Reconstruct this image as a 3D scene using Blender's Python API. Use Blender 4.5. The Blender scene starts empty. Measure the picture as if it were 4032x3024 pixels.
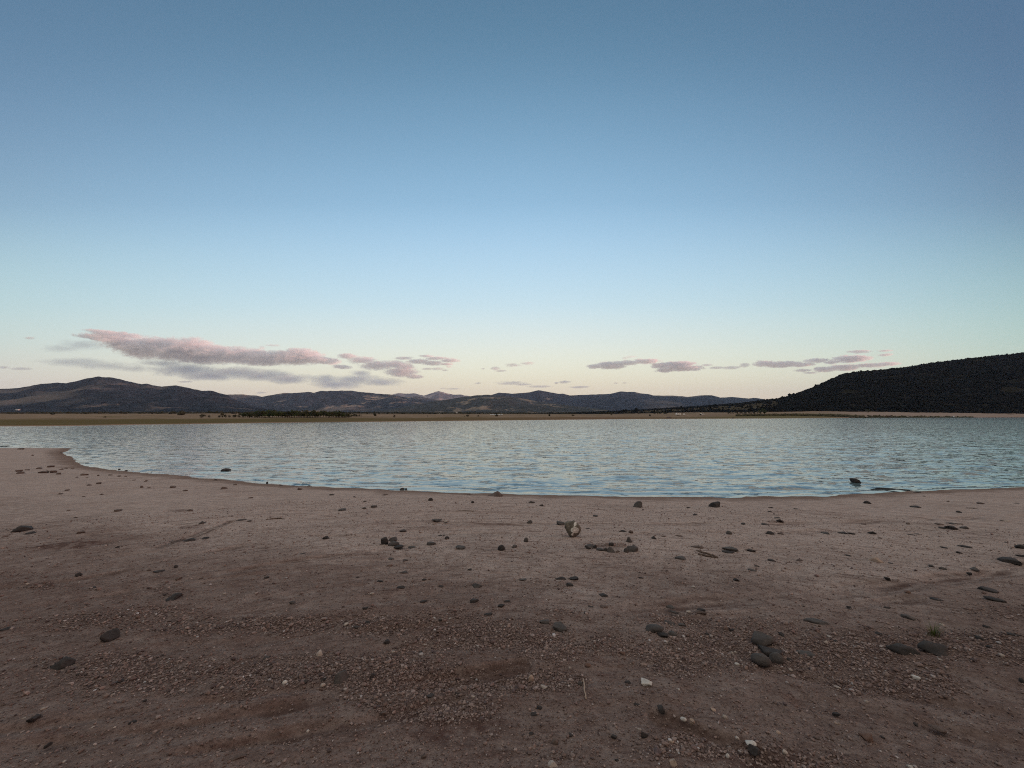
import bpy, math, random
import numpy as np
from mathutils import Matrix, Vector
R = math.radians
scene = bpy.context.scene
C = scene.collection

# ------------------------------------------------------------------ camera
CAM = Vector((0.0, 0.0, 2.1))            # z = 0 is the lake surface
FPX = 1515.0                             # focal length in photo pixels (4032 wide)
PITCH = 4.83
ROLL = -0.11
cam_d = bpy.data.cameras.new('camera'); cam = bpy.data.objects.new('camera', cam_d); C.objects.link(cam)
cam_d.sensor_fit = 'HORIZONTAL'; cam_d.sensor_width = 36.0; cam_d.lens = FPX / 4032 * 36.0
cam_d.clip_start = 0.05; cam_d.clip_end = 120000.0
ROT = Matrix.Rotation(R(90 + PITCH), 4, 'X') @ Matrix.Rotation(R(ROLL), 4, 'Z')
cam.matrix_world = Matrix.Translation(CAM) @ ROT
scene.camera = cam
scene.view_settings.view_transform = 'Standard'; scene.view_settings.look = 'None'
scene.view_settings.exposure = 0.0; scene.view_settings.gamma = 1.0
cy = scene.cycles
cy.use_denoising = False
cy.filter_width = 1.1
cy.max_bounces = 6; cy.diffuse_bounces = 2; cy.glossy_bounces = 3; cy.volume_bounces = 6; cy.transparent_max_bounces = 12
cy.caustics_reflective = False; cy.caustics_refractive = False
cy.sample_clamp_indirect = 3.0
cy.volume_max_steps = 384; cy.volume_step_rate = 0.35

def lin(c):
    return tuple(((v / 255) / 12.92 if v <= 10 else ((v / 255 + .055) / 1.055) ** 2.4) for v in c)

# ------------------------------------------------------------------ node helper
class NT:
    def __init__(s, tree): s.t = tree; s.t.nodes.clear()
    def n(s, kind, **kw):
        nd = s.t.nodes.new(kind)
        ins = kw.pop('ins', {})
        for k, v in kw.items(): setattr(nd, k, v)
        for k, v in ins.items():
            sock = nd.inputs[k]
            if isinstance(v, bpy.types.NodeSocket): s.t.links.new(v, sock)
            else: sock.default_value = v
        return nd
    def math(s, op, a, b=0.0, c=0.0, clamp=False):
        return s.n('ShaderNodeMath', operation=op, use_clamp=clamp, ins={0: a, 1: b, 2: c}).outputs[0]
    def vmath(s, op, a, b=(0, 0, 0), out=0):
        return s.n('ShaderNodeVectorMath', operation=op, ins={0: a, 1: b}).outputs[out]
    def ramp(s, fac, stops, interp='LINEAR'):
        nd = s.n('ShaderNodeValToRGB', ins={0: fac}); cr = nd.color_ramp; cr.interpolation = interp
        while len(cr.elements) < len(stops): cr.elements.new(0.5)
        for e, (p, c) in zip(cr.elements, stops):
            e.position = p; e.color = (*c[:3], 1) if len(c) >= 3 else (c[0],) * 3 + (1,)
        return nd.outputs[0]
    def mr(s, v, a, b, c=0.0, d=1.0, smooth=False):
        return s.n('ShaderNodeMapRange', interpolation_type='SMOOTHSTEP' if smooth else 'LINEAR', clamp=True,
                   ins={0: v, 1: a, 2: b, 3: c, 4: d}).outputs[0]
    def mix(s, f, a, b, blend='MIX'):
        nd = s.n('ShaderNodeMix', data_type='RGBA', blend_type=blend)
        for i, v in ((0, f), (6, a), (7, b)):
            if isinstance(v, bpy.types.NodeSocket): s.t.links.new(v, nd.inputs[i])
            else: nd.inputs[i].default_value = (*v, 1) if isinstance(v, tuple) and len(v) == 3 else v
        return nd.outputs[2]
    def noise(s, vec, scale, detail=3, rough=.55, dist=0.0, col=False):
        return s.n('ShaderNodeTexNoise', ins={'Vector': vec, 'Scale': scale, 'Detail': detail, 'Roughness': rough, 'Distortion': dist}).outputs[1 if col else 0]
    def scale(s, vec, v):
        return s.n('ShaderNodeVectorMath', operation='MULTIPLY', ins={0: vec, 1: v}).outputs[0]
    def link(s, a, b): s.t.links.new(a, b)

def new_mat(name):
    m = bpy.data.materials.new(name); m.use_nodes = True
    return m, NT(m.node_tree)
def finish(nt, color, rough=.9, normal=None, spec=.3, **kw):
    b = nt.n('ShaderNodeBsdfPrincipled', ins={'Base Color': color if not isinstance(color, tuple) else (*color[:3], 1), 'Roughness': rough, 'Specular IOR Level': spec, **kw})
    if normal is not None: nt.link(normal, b.inputs['Normal'])
    o = nt.n('ShaderNodeOutputMaterial', ins={0: b.outputs[0]})
    return b

# ------------------------------------------------------------------ world: dusk sky
SUN_AZ, SUN_EL = 90.0, 4.5               # azimuth from the viewing direction (+Y) towards +X
w = bpy.data.worlds.new('World'); scene.world = w; w.use_nodes = True
nt = NT(w.node_tree)
d = nt.n('ShaderNodeTexCoord').outputs['Generated']
sx = nt.n('ShaderNodeSeparateXYZ', ins={0: nt.vmath('NORMALIZE', d)})
el = nt.math('MULTIPLY', nt.math('ARCSINE', sx.outputs[2]), 180 / math.pi)
az = nt.math('MULTIPLY', nt.math('ARCTAN2', sx.outputs[0], sx.outputs[1]), 180 / math.pi)
t = nt.math('DIVIDE', el, 90.0, clamp=True)
def stops(lst): return [(e / 90.0, lin(c)) for e, c in lst]
e2 = nt.math('MULTIPLY', nt.math('ARCTAN2', sx.outputs[2], sx.outputs[1]), 180 / math.pi)   # height above the horizon, turned about the left-right axis
t2 = nt.math('DIVIDE', nt.math('MINIMUM', e2, nt.math('SUBTRACT', 180.0, e2)), 90.0, clamp=True)
top = [(60, (80, 116, 150)), (74, (225, 226, 224)), (90, (255, 252, 246))]  # unseen overhead sky, brightened to light the beach
mid = nt.ramp(t2, interp='B_SPLINE', stops=stops([(0, (255, 222, 190)), (3.5, (255, 239, 204)), (7, (255, 255, 228)), (11, (240, 250, 242)), (16.5, (208, 238, 250)), (23.5, (182, 220, 246)), (30, (152, 197, 230)), (41, (110, 154, 187)), (50, (84, 125, 155))] + top))
lft = nt.ramp(t2, interp='B_SPLINE', stops=stops([(0, (245, 226, 200)), (3.5, (246, 234, 212)), (7, (238, 236, 218)), (11, (220, 236, 226)), (16.5, (198, 228, 230)), (23.5, (174, 210, 224)), (30, (144, 182, 210)), (41, (110, 148, 181)), (50, (90, 128, 159))] + top))
rgt = nt.ramp(t2, interp='B_SPLINE', stops=stops([(0, (232, 214, 186)), (3.5, (226, 226, 198)), (7, (206, 224, 202)), (11, (186, 218, 206)), (16.5, (168, 206, 208)), (23.5, (140, 182, 198)), (30, (112, 151, 180)), (41, (88, 126, 160)), (50, (76, 112, 145))] + top))
# unseen sky behind the viewer, shaped as fill light: dim low, bright overhead
back = nt.ramp(t, interp='B_SPLINE', stops=stops([(0, (95, 90, 88)), (10, (100, 95, 92)), (26, (150, 142, 135)), (44, (240, 228, 212)), (60, (255, 246, 232)), (90, (255, 252, 246))]))
xr = nt.math('DIVIDE', sx.outputs[0], nt.math('MAXIMUM', sx.outputs[1], .05))
fr = nt.math('POWER', nt.mr(xr, 0.0, 1.38, 0, 1), 1.7); fl = nt.math('POWER', nt.mr(xr, 0.0, -1.38, 0, 1), 1.7)
col = nt.mix(fl, nt.mix(fr, mid, rgt), lft)
fb = nt.mr(nt.math('ABSOLUTE', az), 60.0, 112.0, 0, 1, True)
col = nt.mix(fb, col, nt.mix(1.0, back, (1.2, 1.14, 1.09), 'MULTIPLY'))
sky = nt.n('ShaderNodeTexSky', sky_type='NISHITA', sun_disc=False, sun_elevation=R(SUN_EL), sun_rotation=R(SUN_AZ))
col = nt.mix(1.0, col, nt.mix(1.0, sky.outputs[0], (.010, .010, .010), 'MULTIPLY'), 'ADD')
col = nt.mix(1.0, col, (.93, .93, .93), 'MULTIPLY')
nt.n('ShaderNodeOutputWorld', ins={0: nt.n('ShaderNodeBackground', ins={0: col, 1: 1.0}).outputs[0]})

sun_d = bpy.data.lights.new('sun', 'SUN'); sun = bpy.data.objects.new('sun', sun_d); C.objects.link(sun)
sun_d.energy = 5.2; sun_d.angle = R(2); sun_d.color = (1.0, .48, .36)
sd = Vector((math.sin(R(SUN_AZ)) * math.cos(R(SUN_EL)), math.cos(R(SUN_AZ)) * math.cos(R(SUN_EL)), math.sin(R(SUN_EL))))
sun.rotation_euler = sd.to_track_quat('Z', 'Y').to_euler(); sun.location = (0, 0, 300)

# ------------------------------------------------------------------ numpy noise
def _hash(ix, iy, seed):
    h = (ix.astype(np.int64) * 374761393 + iy.astype(np.int64) * 668265263 + seed * 2147483647) & 0xffffffff
    h = ((h ^ (h >> 13)) * 1274126177) & 0xffffffff
    return (h ^ (h >> 16)) & 0xffffffff
def perlin(x, y, seed=0):
    x = np.asarray(x, float); y = np.asarray(y, float)
    ix = np.floor(x); iy = np.floor(y); fx = x - ix; fy = y - iy
    u = fx * fx * fx * (fx * (fx * 6 - 15) + 10); v = fy * fy * fy * (fy * (fy * 6 - 15) + 10)
    def g(dx, dy):
        a = _hash(ix + dx, iy + dy, seed) / 4294967296.0 * 2 * np.pi
        return np.cos(a) * (fx - dx) + np.sin(a) * (fy - dy)
    return ((g(0, 0) * (1 - u) + g(1, 0) * u) * (1 - v) + (g(0, 1) * (1 - u) + g(1, 1) * u) * v) * 1.5
def fbm(x, y, oct=4, seed=0, gain=.5):
    r = 0; a = 1.0; f = 1.0
    for i in range(oct):
        r = r + a * perlin(x * f, y * f, seed + i * 17); a *= gain; f *= 2.03
    return r
def ridged(x, y, oct=4, seed=0, gain=.5):
    r = 0; a = 1.0; f = 1.0
    for i in range(oct):
        r = r + a * (1 - 2 * np.abs(perlin(x * f, y * f, seed + i * 31))); a *= gain; f *= 2.1
    return r
def sstep(a, b, x):
    t = np.clip((x - a) / (b - a), 0, 1); return t * t * (3 - 2 * t)

# ------------------------------------------------------------------ photo pixel -> world
RM = np.array(ROT.to_3x3())
def ray(px, py):
    px = np.asarray(px, float); py = np.asarray(py, float)
    v = np.stack([(px - 2016) / FPX, (1512 - py) / FPX, -np.ones_like(px)], -1)
    return v @ RM.T
def at_depth(px, py, Y):
    d = ray(px, py); k = np.asarray(Y, float) / d[..., 1]
    return np.stack([d[..., 0] * k, d[..., 1] * k, CAM.z + d[..., 2] * k], -1)
def on_plane(px, py, z=0.0):
    d = ray(px, py); k = (z - CAM.z) / d[..., 2]
    return np.stack([d[..., 0] * k, d[..., 1] * k, np.full_like(k, z)], -1)

# ------------------------------------------------------------------ shore lines
near_px = [(0, 1764), (150, 1764), (285, 1765), (262, 1775), (250, 1784), (272, 1797), (292, 1808), (306, 1822), (335, 1834), (370, 1841), (440, 1850), (520, 1858), (600, 1865), (700, 1874), (850, 1886), (1008, 1902), (1200, 1914), (1400, 1924), (1700, 1936), (2000, 1944), (2300, 1952), (2600, 1957), (2900, 1958), (3100, 1956), (3300, 1948), (3500, 1938), (3700, 1930), (3900, 1923), (4032, 1919)]
P = on_plane(*np.array(near_px, float).T)[:, :2]
near_poly = np.vstack([[(-2000, -600), (-400, -40), (-90, 18), (-50, 26)], P, [(19, 12.4), (28, 16), (60, 24), (160, 36), (500, 10), (2500, -500)]])
far_px = [(0, 1679), (150, 1678.3), (300, 1677), (500, 1673), (750, 1670), (1000, 1666), (1250, 1663), (1500, 1661), (1750, 1658), (2016, 1655), (2500, 1650.3), (3024, 1648), (3400, 1645.2), (4032, 1643.2)]
Q = on_plane(*np.array(far_px, float).T)[:, :2]
far_poly = np.vstack([[(-3000, 100), (-400, 70), (-180, 84)], Q, [(700, 450), (1500, 420), (4000, 100)]])

def seg_dist(x, y, poly):
    best = np.full(x.shape, 1e18)
    for (ax, ay), (bx, by) in zip(poly[:-1], poly[1:]):
        dx, dy = bx - ax, by - ay; L = dx * dx + dy * dy
        t = np.clip(((x - ax) * dx + (y - ay) * dy) / L, 0, 1)
        q = (x - ax - t * dx) ** 2 + (y - ay - t * dy) ** 2
        np.minimum(best, q, out=best)
    return np.sqrt(best)
def inside(x, y, poly):
    r = np.zeros(x.shape, bool)
    for (ax, ay), (bx, by) in zip(poly, np.roll(poly, -1, 0)):
        if ay == by: continue
        c = (ay > y) != (by > y)
        r ^= c & (x < (bx - ax) * (y - ay) / (by - ay) + ax)
    return r
near_closed = np.vstack([near_poly, [(2500, -9e4), (-2000, -9e4)]])
far_closed = np.vstack([far_poly, [(4000, 9e4), (-3000, 9e4)]])
def s_near(x, y): return np.where(inside(x, y, near_closed), 1, -1) * seg_dist(x, y, near_poly) + (.13 * fbm(x * .8, y * .8, 2, 201) + .045 * fbm(x * 3.5, y * 3.5, 2, 202)) * (np.hypot(x, y) < 90)
def s_far(x, y): return np.where(inside(x, y, far_closed), 1, -1) * seg_dist(x, y, far_poly)

# gravel patches on the beach: photo pixel centre and half sizes, strength
GRAVEL = [(560, 2430, 620, 60, .8), (620, 2660, 800, 85, 1), (1500, 2640, 420, 110, 1), (1350, 2450, 500, 60, .9), (1950, 2480, 400, 80, .9), (2350, 2530, 350, 70, .8), (2900, 2560, 420, 110, 1), (3300, 2540, 400, 100, 1), (3800, 2530, 400, 110, .9),
          (2100, 2680, 320, 50, .8), (1720, 2790, 260, 50, .8), (3550, 2650, 300, 70, .7), (2900, 2960, 420, 60, .8), (3150, 3010, 260, 40, .9), (3900, 2400, 250, 50, .7), (300, 2290, 350, 30, .5), (1100, 2250, 600, 30, .35), (2500, 2270, 600, 30, .35), (2250, 2960, 300, 70, .4), (2350, 2120, 130, 18, .5)]
def gravel_mask(x, y):
    zc = .45 - CAM.z
    # back-project ground points into the photo only to look up where each gravel patch lies on the beach
    v = np.stack([x, y, np.full_like(x, zc)], -1) @ RM
    front = v[..., 2] < -.3
    k = np.where(front, -v[..., 2], 1.0)
    px = 2016 + v[..., 0] / k * FPX; py = 1512 - v[..., 1] / k * FPX
    m = np.zeros_like(x)
    for cx, cyy, rx, ry, s in GRAVEL:
        m = np.maximum(m, s * np.exp(-(((px - cx) / rx) ** 2 + ((py - cyy) / ry) ** 2) * .6))
    m = np.where(front, m, .4)
    m = m + .38 * fbm(x * 1.1, y * 2.2, 5, 5, .6) - .13
    return np.clip((m - .25) * 1.9, 0, 1) * sstep(1.5, 4.0, s_near(x, y))

def streak(x, y):
    """long shallow ruts: arcs round a point behind the viewer, bending into the line of the shore"""
    r = np.hypot(x, y + 3.0); th = np.arctan2(x, y + 3.0)
    return fbm(r * 4.2 + .9 * fbm(x * .4, y * .4, 3, 8), th * 2.6, 5, 40, .6) * np.clip(.55 + 1.1 * fbm(x * .35, y * .6, 2, 44), .12, 1.3)
def vignette_tone(x, y):
    # lens vignette painted into the beach colour, darker from the water towards the viewer
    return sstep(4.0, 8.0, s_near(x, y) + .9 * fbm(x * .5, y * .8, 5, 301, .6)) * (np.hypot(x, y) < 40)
TRACKS = [([(-200, 2215), (0, 2190), (180, 2155), (380, 2118), (520, 2090)], .09, 1.0), ([(0, 2300), (260, 2275), (560, 2215), (860, 2140), (1120, 2085)], .07, .7), ([(0, 2395), (300, 2355), (700, 2275), (1100, 2190), (1600, 2120)], .06, .5),
          ([(620, 2135), (700, 2100), (800, 2065), (905, 2020)], .07, .9), ([(-100, 2985), (500, 2890), (1000, 2800), (1500, 2705), (2050, 2620)], .05, .8), ([(-100, 2900), (500, 2810), (900, 2750), (1300, 2690)], .035, .5), ([(200, 3060), (800, 2960), (1400, 2850), (1800, 2760)], .04, .6),
          ([(2450, 2385), (2750, 2352), (3150, 2318), (3600, 2262), (4100, 2190)], .12, .6), ([(2700, 2420), (3100, 2380), (3600, 2330)], .07, .5), ([(2600, 2822), (2760, 2880), (2920, 2945), (3060, 3040)], .05, 1.0),
          ([(1500, 2010), (2200, 2022), (2900, 2012), (3500, 2000), (4100, 1980)], .12, .6), ([(1800, 2060), (2300, 2062), (3000, 2050), (3700, 2035)], .07, .4), ([(900, 2060), (1300, 2078), (1900, 2092), (2500, 2085)], .06, .4), ([(3000, 2620), (3500, 2700), (4100, 2830)], .05, .6), ([(3150, 2750), (3600, 2840), (4100, 2960)], .05, .5), ([(400, 2560), (900, 2525), (1500, 2470), (1900, 2420)], .05, .5)]
def tracks(x, y):
    """(depth, shade) of old wheel ruts and scrapes across the beach"""
    dep = np.zeros_like(x); sh = np.zeros_like(x); m = (np.hypot(x, y) < 30) & (y > .5)
    X, Y = x[m], y[m]; D = np.zeros_like(X); S = np.zeros_like(X)
    brk = np.clip(.7 + 1.2 * fbm(X * .9, Y * 1.3, 3, 401), 0, 1.2); wob = .05 * fbm(X * 1.2, Y * 1.2, 2, 402)
    for pts, w_, k_ in TRACKS:
        P_ = on_plane(*np.array(pts, float).T, .45)[:, :2]
        d_ = seg_dist(X, Y, P_) + wob
        core = np.exp(-(d_ / (w_ * 1.25)) ** 2)
        D = np.maximum(D, k_ * brk * (core - .45 * np.exp(-((np.abs(d_) - 2.0 * w_) / (.8 * w_)) ** 2)))
        S = np.maximum(S, k_ * brk * core * (.6 + .4 * np.cos(d_ / w_ * 7)))
    dep[m] = D; sh[m] = S
    return dep, sh
def stain(x, y):
    r = 0
    for px_, py_, w_, h_ in ((1790, 2850, 200, 95), (1700, 2800, 90, 40), (2950, 2990, 260, 50), (700, 1975, 45, 6), (750, 2040, 60, 10), (230, 2135, 160, 14), (330, 2118, 110, 9)):
        p_ = on_plane(px_, py_, .45); dy = abs(float(on_plane(px_, py_ + h_, .45)[1] - p_[1])); dx = w_ / FPX * p_[1]
        r = r + np.exp(-(((x - p_[0]) / dx) ** 2 + ((y - p_[1]) / dy) ** 2))
    return r * (1 + .9 * fbm(x * 2.3, y * 3.4, 4, 311))
def ground_z(x, y):
    x = np.asarray(x, float); y = np.asarray(y, float)
    a = s_near(x, y); b = s_far(x, y)
    an = np.maximum(a, 0); bn = np.maximum(b, 0)
    zn = .66 * (1 - np.exp(-an / 7.5)) + .0004 * np.minimum(an, 2000)
    rough = sstep(.15, 2.5, a)
    d = np.hypot(x, y)
    near = 1 - sstep(30, 60, d)
    zn = zn + rough * near * (.013 * streak(x, y) + .018 * fbm(x * .55, y * .8, 3, 3) + .006 * fbm(x * 5, y * 5, 3, 9) * sstep(2, 7, 30 / (d + .1)))
    zn = zn - .05 * near * rough * tracks(x, y)[0] if x.size > 1 else zn
    # lip left by the waves
    zn = zn + near * .018 * np.exp(-((a - .9 - .25 * perlin(x * .4, y * .4, 2)) / .22) ** 2)
    A = 1.5 + 6.0 * sstep(150, 420, x)
    zf = A * (1 - np.exp(-bn / 32)) + .012 * np.minimum(bn, 2200) + .004 * np.maximum(bn - 2200, 0)
    zf = zf + sstep(5, 60, bn) * (.5 * fbm(x / 60, y / 60, 3, 11) + .18 * fbm(x / 9, y / 9, 3, 12))
    zl = -np.minimum(1.6, .07 * np.minimum(-np.minimum(a, 0), -np.minimum(b, 0)))
    return np.where(a > 0, zn, np.where(b > 0, zf, zl))
def on_ground(px, py):
    """where the sight line of a photo pixel meets the ground"""
    d = ray(px, py).reshape(3)
    k = 0.5; step = 1.01
    p = None
    ks = 1.2 * 1.004 ** np.arange(2200)
    pts = np.array([0, 0, CAM.z]) + ks[:, None] * d / np.hypot(d[0], d[1])
    g = ground_z(pts[:, 0], pts[:, 1])
    below = np.nonzero(pts[:, 2] < g)[0]
    if len(below) == 0: return None
    i = below[0]
    if i == 0: return pts[0]
    f0 = pts[i - 1, 2] - g[i - 1]; f1 = pts[i, 2] - g[i]
    f = f0 / (f0 - f1)
    q = pts[i - 1] * (1 - f) + pts[i] * f
    return np.array([q[0], q[1], float(ground_z(q[:1], q[1:2])[0])])

# ------------------------------------------------------------------ mesh helpers
def mesh_np(name, verts, faces, mat=None, attrs=None, smooth=True, parent=None, link=True):
    """faces: (n,3) or (n,4) index array"""
    me = bpy.data.meshes.new(name)
    verts = np.asarray(verts, np.float32); faces = np.asarray(faces, np.int32)
    nf, k = faces.shape
    me.vertices.add(len(verts)); me.vertices.foreach_set('co', verts.ravel())
    me.loops.add(nf * k); me.loops.foreach_set('vertex_index', faces.ravel())
    me.polygons.add(nf); me.polygons.foreach_set('loop_start', np.arange(0, nf * k, k, dtype=np.int32))
    me.polygons.foreach_set('loop_total', np.full(nf, k, np.int32))
    me.polygons.foreach_set('use_smooth', np.full(nf, smooth, bool))
    for an, (ty, dom, dat) in (attrs or {}).items():
        at = me.attributes.new(an, ty, dom)
        at.data.foreach_set('value' if ty == 'FLOAT' else 'color', np.asarray(dat, np.float32).ravel())
    me.update(calc_edges=True); me.validate()
    if mat: me.materials.append(mat)
    if not link: return me
    o = bpy.data.objects.new(name, me); C.objects.link(o)
    if parent: o.parent = parent
    return o
def tag(o, label=None, cat=None, group=None, kind=None):
    if label: o['label'] = label
    if cat: o['category'] = cat
    if group: o['group'] = group
    if kind: o['kind'] = kind
    return o
def grid_faces(nu, nv, wrap=False):
    i = np.arange(nu - (0 if wrap else 1))[:, None]; j = np.arange(nv - 1)[None, :]
    i2 = (i + 1) % nu
    return np.stack([i * nv + j, i2 * nv + j, i2 * nv + j + 1, i * nv + j + 1], -1).reshape(-1, 4)
def ico(sub):
    import bmesh
    bm = bmesh.new(); bmesh.ops.create_icosphere(bm, subdivisions=sub, radius=1.0)
    v = np.array([x.co[:] for x in bm.verts]); f = np.array([[q.index for q in x.verts] for x in bm.faces]); bm.free()
    return v, f
ICO1 = ico(1); ICO2 = ico(2); ICO3 = ico(3)
rng = np.random.default_rng(7)

# ------------------------------------------------------------------ ground
def polar(r0, r1, dr, azs):
    rs = [r0]
    while rs[-1] < r1: rs.append(rs[-1] * (1 + dr(rs[-1])))
    rs = np.array(rs)
    A, Rr = np.meshgrid(azs, rs, indexing='ij')
    return A.ravel(), Rr.ravel(), len(azs), len(rs)
az_f = np.arange(-62, 62.01, .2)
az_b = np.concatenate([np.arange(-180, -62, 3.0), az_f, np.arange(65, 180, 3.0)]) * math.pi / 180
A_, R_, nu, nv = polar(.35, 16500, lambda r: .0045 if 1.5 < r < 30 else (.02 if r < 600 else .045) if r > 1.5 else .08, az_b)
gx = R_ * np.sin(A_); gy = R_ * np.cos(A_)
gz = ground_z(gx, gy)
fc = grid_faces(nu, nv, True)
# close the hub under the viewer
gx = np.append(gx, 0); gy = np.append(gy, 0); gz = np.append(gz, ground_z(np.zeros(1), np.zeros(1)))
hub = len(gx) - 1
ii = np.arange(nu); hubf = np.stack([ii * nv, np.full(nu, hub), ((ii + 1) % nu) * nv, ((ii + 1) % nu) * nv], -1)
sn_ = s_near(gx, gy); sf_ = s_far(gx, gy)
gmask = gravel_mask(gx, gy) * (np.hypot(gx, gy) < 40)

m_ground, nt = new_mat('beach_and_plain')
geo = nt.n('ShaderNodeNewGeometry'); pos = geo.outputs['Position']
def attr(nt, n): return nt.n('ShaderNodeAttribute', attribute_name=n).outputs['Fac']
an = attr(nt, 's_near'); af = attr(nt, 's_far'); ag = attr(nt, 'gravel'); ast = attr(nt, 'streak')
n1 = nt.noise(pos, .7, 4); n2 = nt.noise(pos, 9.0, 5, .65); n3 = nt.noise(pos, 60.0, 4, .7)
grain = nt.noise(pos, 220.0, 2, .8)
sand = nt.ramp(n1, [(.3, (.345, .290, .266)), (.7, (.415, .350, .322))])
sand = nt.mix(nt.mr(n2, .35, .7), sand, (.32, .255, .228))
sand = nt.mix(nt.mr(ast, .15, .6, 0, .4), sand, (.19, .135, .118))
sand = nt.mix(nt.mr(n3, .56, .72, 0, .55), sand, (.15, .10, .085))
sand = nt.mix(nt.mr(n3, .42, .28, 0, .45), sand, (.50, .39, .33))
sand = nt.mix(nt.mr(grain, .6, .75, 0, .4), sand, (.13, .09, .08))
pol = nt.n('ShaderNodeCombineXYZ', ins={0: nt.math('MULTIPLY', attr(nt, 'arc_angle'), 4.0), 1: attr(nt, 'arc_radius'), 2: 0.0}).outputs[0]
scuff = nt.noise(nt.scale(pol, (3.5, 15, 1)), 1.0, 6, .74, .5)
scuff2 = nt.noise(nt.scale(pol, (11, 40, 1)), 1.0, 5, .75, .3)
sand = nt.mix(nt.mr(scuff, .55, .64, 0, .75), sand, (.12, .082, .072))
sand = nt.mix(nt.mr(scuff2, .54, .66, 0, .75), sand, (.11, .078, .07))
sand = nt.mix(nt.mr(scuff2, .46, .32, 0, .35), sand, (.58, .49, .44))
sand = nt.mix(nt.mr(scuff, .46, .34, 0, .25), sand, (.52, .44, .40))
nearz = nt.math('MULTIPLY', nt.mr(nt.math('ADD', attr(nt, 'vignette_tone'), nt.math('MULTIPLY', nt.math('SUBTRACT', n2, .5), 1.0)), .05, 1.1), .78)
sand = nt.mix(nearz, sand, nt.mix(nt.mr(n3, .38, .68), (.140, .096, .085), (.052, .031, .027)))  # foreground darkened in the sand colour, like lens falloff
sand = nt.mix(nt.math('MULTIPLY', nt.mr(attr(nt, 'track'), .08, .6, 0, .85), nt.mr(n2, .3, .6, .5, 1)), sand, (.085, .055, .048))
sand = nt.mix(nt.math('MULTIPLY', nt.mr(attr(nt, 'stain'), .25, .8), nt.mr(n2, .35, .6, .1, .75)), sand, (.060, .030, .026))
grav = nt.ramp(n3, [(.30, (.34, .28, .25)), (.42, (.17, .125, .11)), (.56, (.055, .036, .032)), (.8, (.10, .07, .062))])
sand = nt.mix(nt.math('MULTIPLY', ag, .72), sand, grav)
wet = nt.mr(nt.math('ADD', an, nt.math('MULTIPLY', nt.math('SUBTRACT', nt.noise(pos, 1.4, 4), .5), 1.2)), 0.1, 1.1, 1, 0, True)
sand = nt.mix(nt.math('MULTIPLY', wet, .75), sand, (.13, .088, .07))
# land across the lake
nb = nt.noise(pos, .03, 4); nc = nt.noise(nt.scale(pos, (.01, .035, .01)), 1.0, 5, .65)
sf2 = nt.math('ADD', af, nt.math('MULTIPLY', nt.math('SUBTRACT', nc, .5), 26.0))
sx_ = nt.n('ShaderNodeSeparateXYZ', ins={0: pos}).outputs[0]
green = nt.mix(nt.mr(sx_, -95, 60), (.105, .085, .045), (.14, .095, .065))
green = nt.mix(nt.mr(sx_, 70, 230), green, (.125, .112, .062))
tan = nt.mix(nt.mr(nb, .35, .65), (.235, .178, .132), (.165, .125, .092))
farc = nt.mix(nt.mr(sf2, 28, 46, 0, 1), green, tan)
farc = nt.mix(nt.mr(nt.noise(nt.scale(pos, (.02, .11, .02)), 1.0, 4), .55, .68), farc, (.12, .10, .055))
farc = nt.mix(nt.mr(sf2, 330, 560), farc, (.075, .065, .045))
farc = nt.mix(nt.mr(nt.noise(nt.scale(pos, (.0025, .006, .01)), 1.0, 4), .58, .66), farc, (.22, .17, .12))
bankr = nt.mr(sx_, 330, 400)
farc = nt.mix(nt.math('MULTIPLY', bankr, nt.mr(sf2, 75, 40)), farc, (.25, .195, .165))
farc = nt.mix(nt.mr(af, 3.5, 1.5), farc, (.26, .18, .14))
colr = nt.mix(nt.mr(af, -1.0, 0.0), sand, farc)
hgt = nt.math('ADD', nt.math('MULTIPLY', n3, .010), nt.math('ADD', nt.math('MULTIPLY', grain, .004), nt.math('MULTIPLY', n2, .018)))
bump = nt.n('ShaderNodeBump', ins={'Strength': 1.0, 'Distance': 1.6, 'Height': hgt}).outputs[0]
finish(nt, colr, 1.0, bump, 0.0)

ground = mesh_np('ground', np.stack([gx, gy, gz], -1), fc, m_ground, {
    's_near': ('FLOAT', 'POINT', sn_), 's_far': ('FLOAT', 'POINT', sf_), 'gravel': ('FLOAT', 'POINT', gmask),
    'track': ('FLOAT', 'POINT', tracks(gx, gy)[1]), 'arc_angle': ('FLOAT', 'POINT', np.arctan2(gx, gy + 3.0)), 'arc_radius': ('FLOAT', 'POINT', np.minimum(np.hypot(gx, gy + 3.0), 400)),
    'vignette_tone': ('FLOAT', 'POINT', vignette_tone(gx, gy)), 'stain': ('FLOAT', 'POINT', stain(gx, gy)),
    'streak': ('FLOAT', 'POINT', streak(gx, gy) * (np.hypot(gx, gy) < 60))})
tag(ground, kind='structure')

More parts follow.
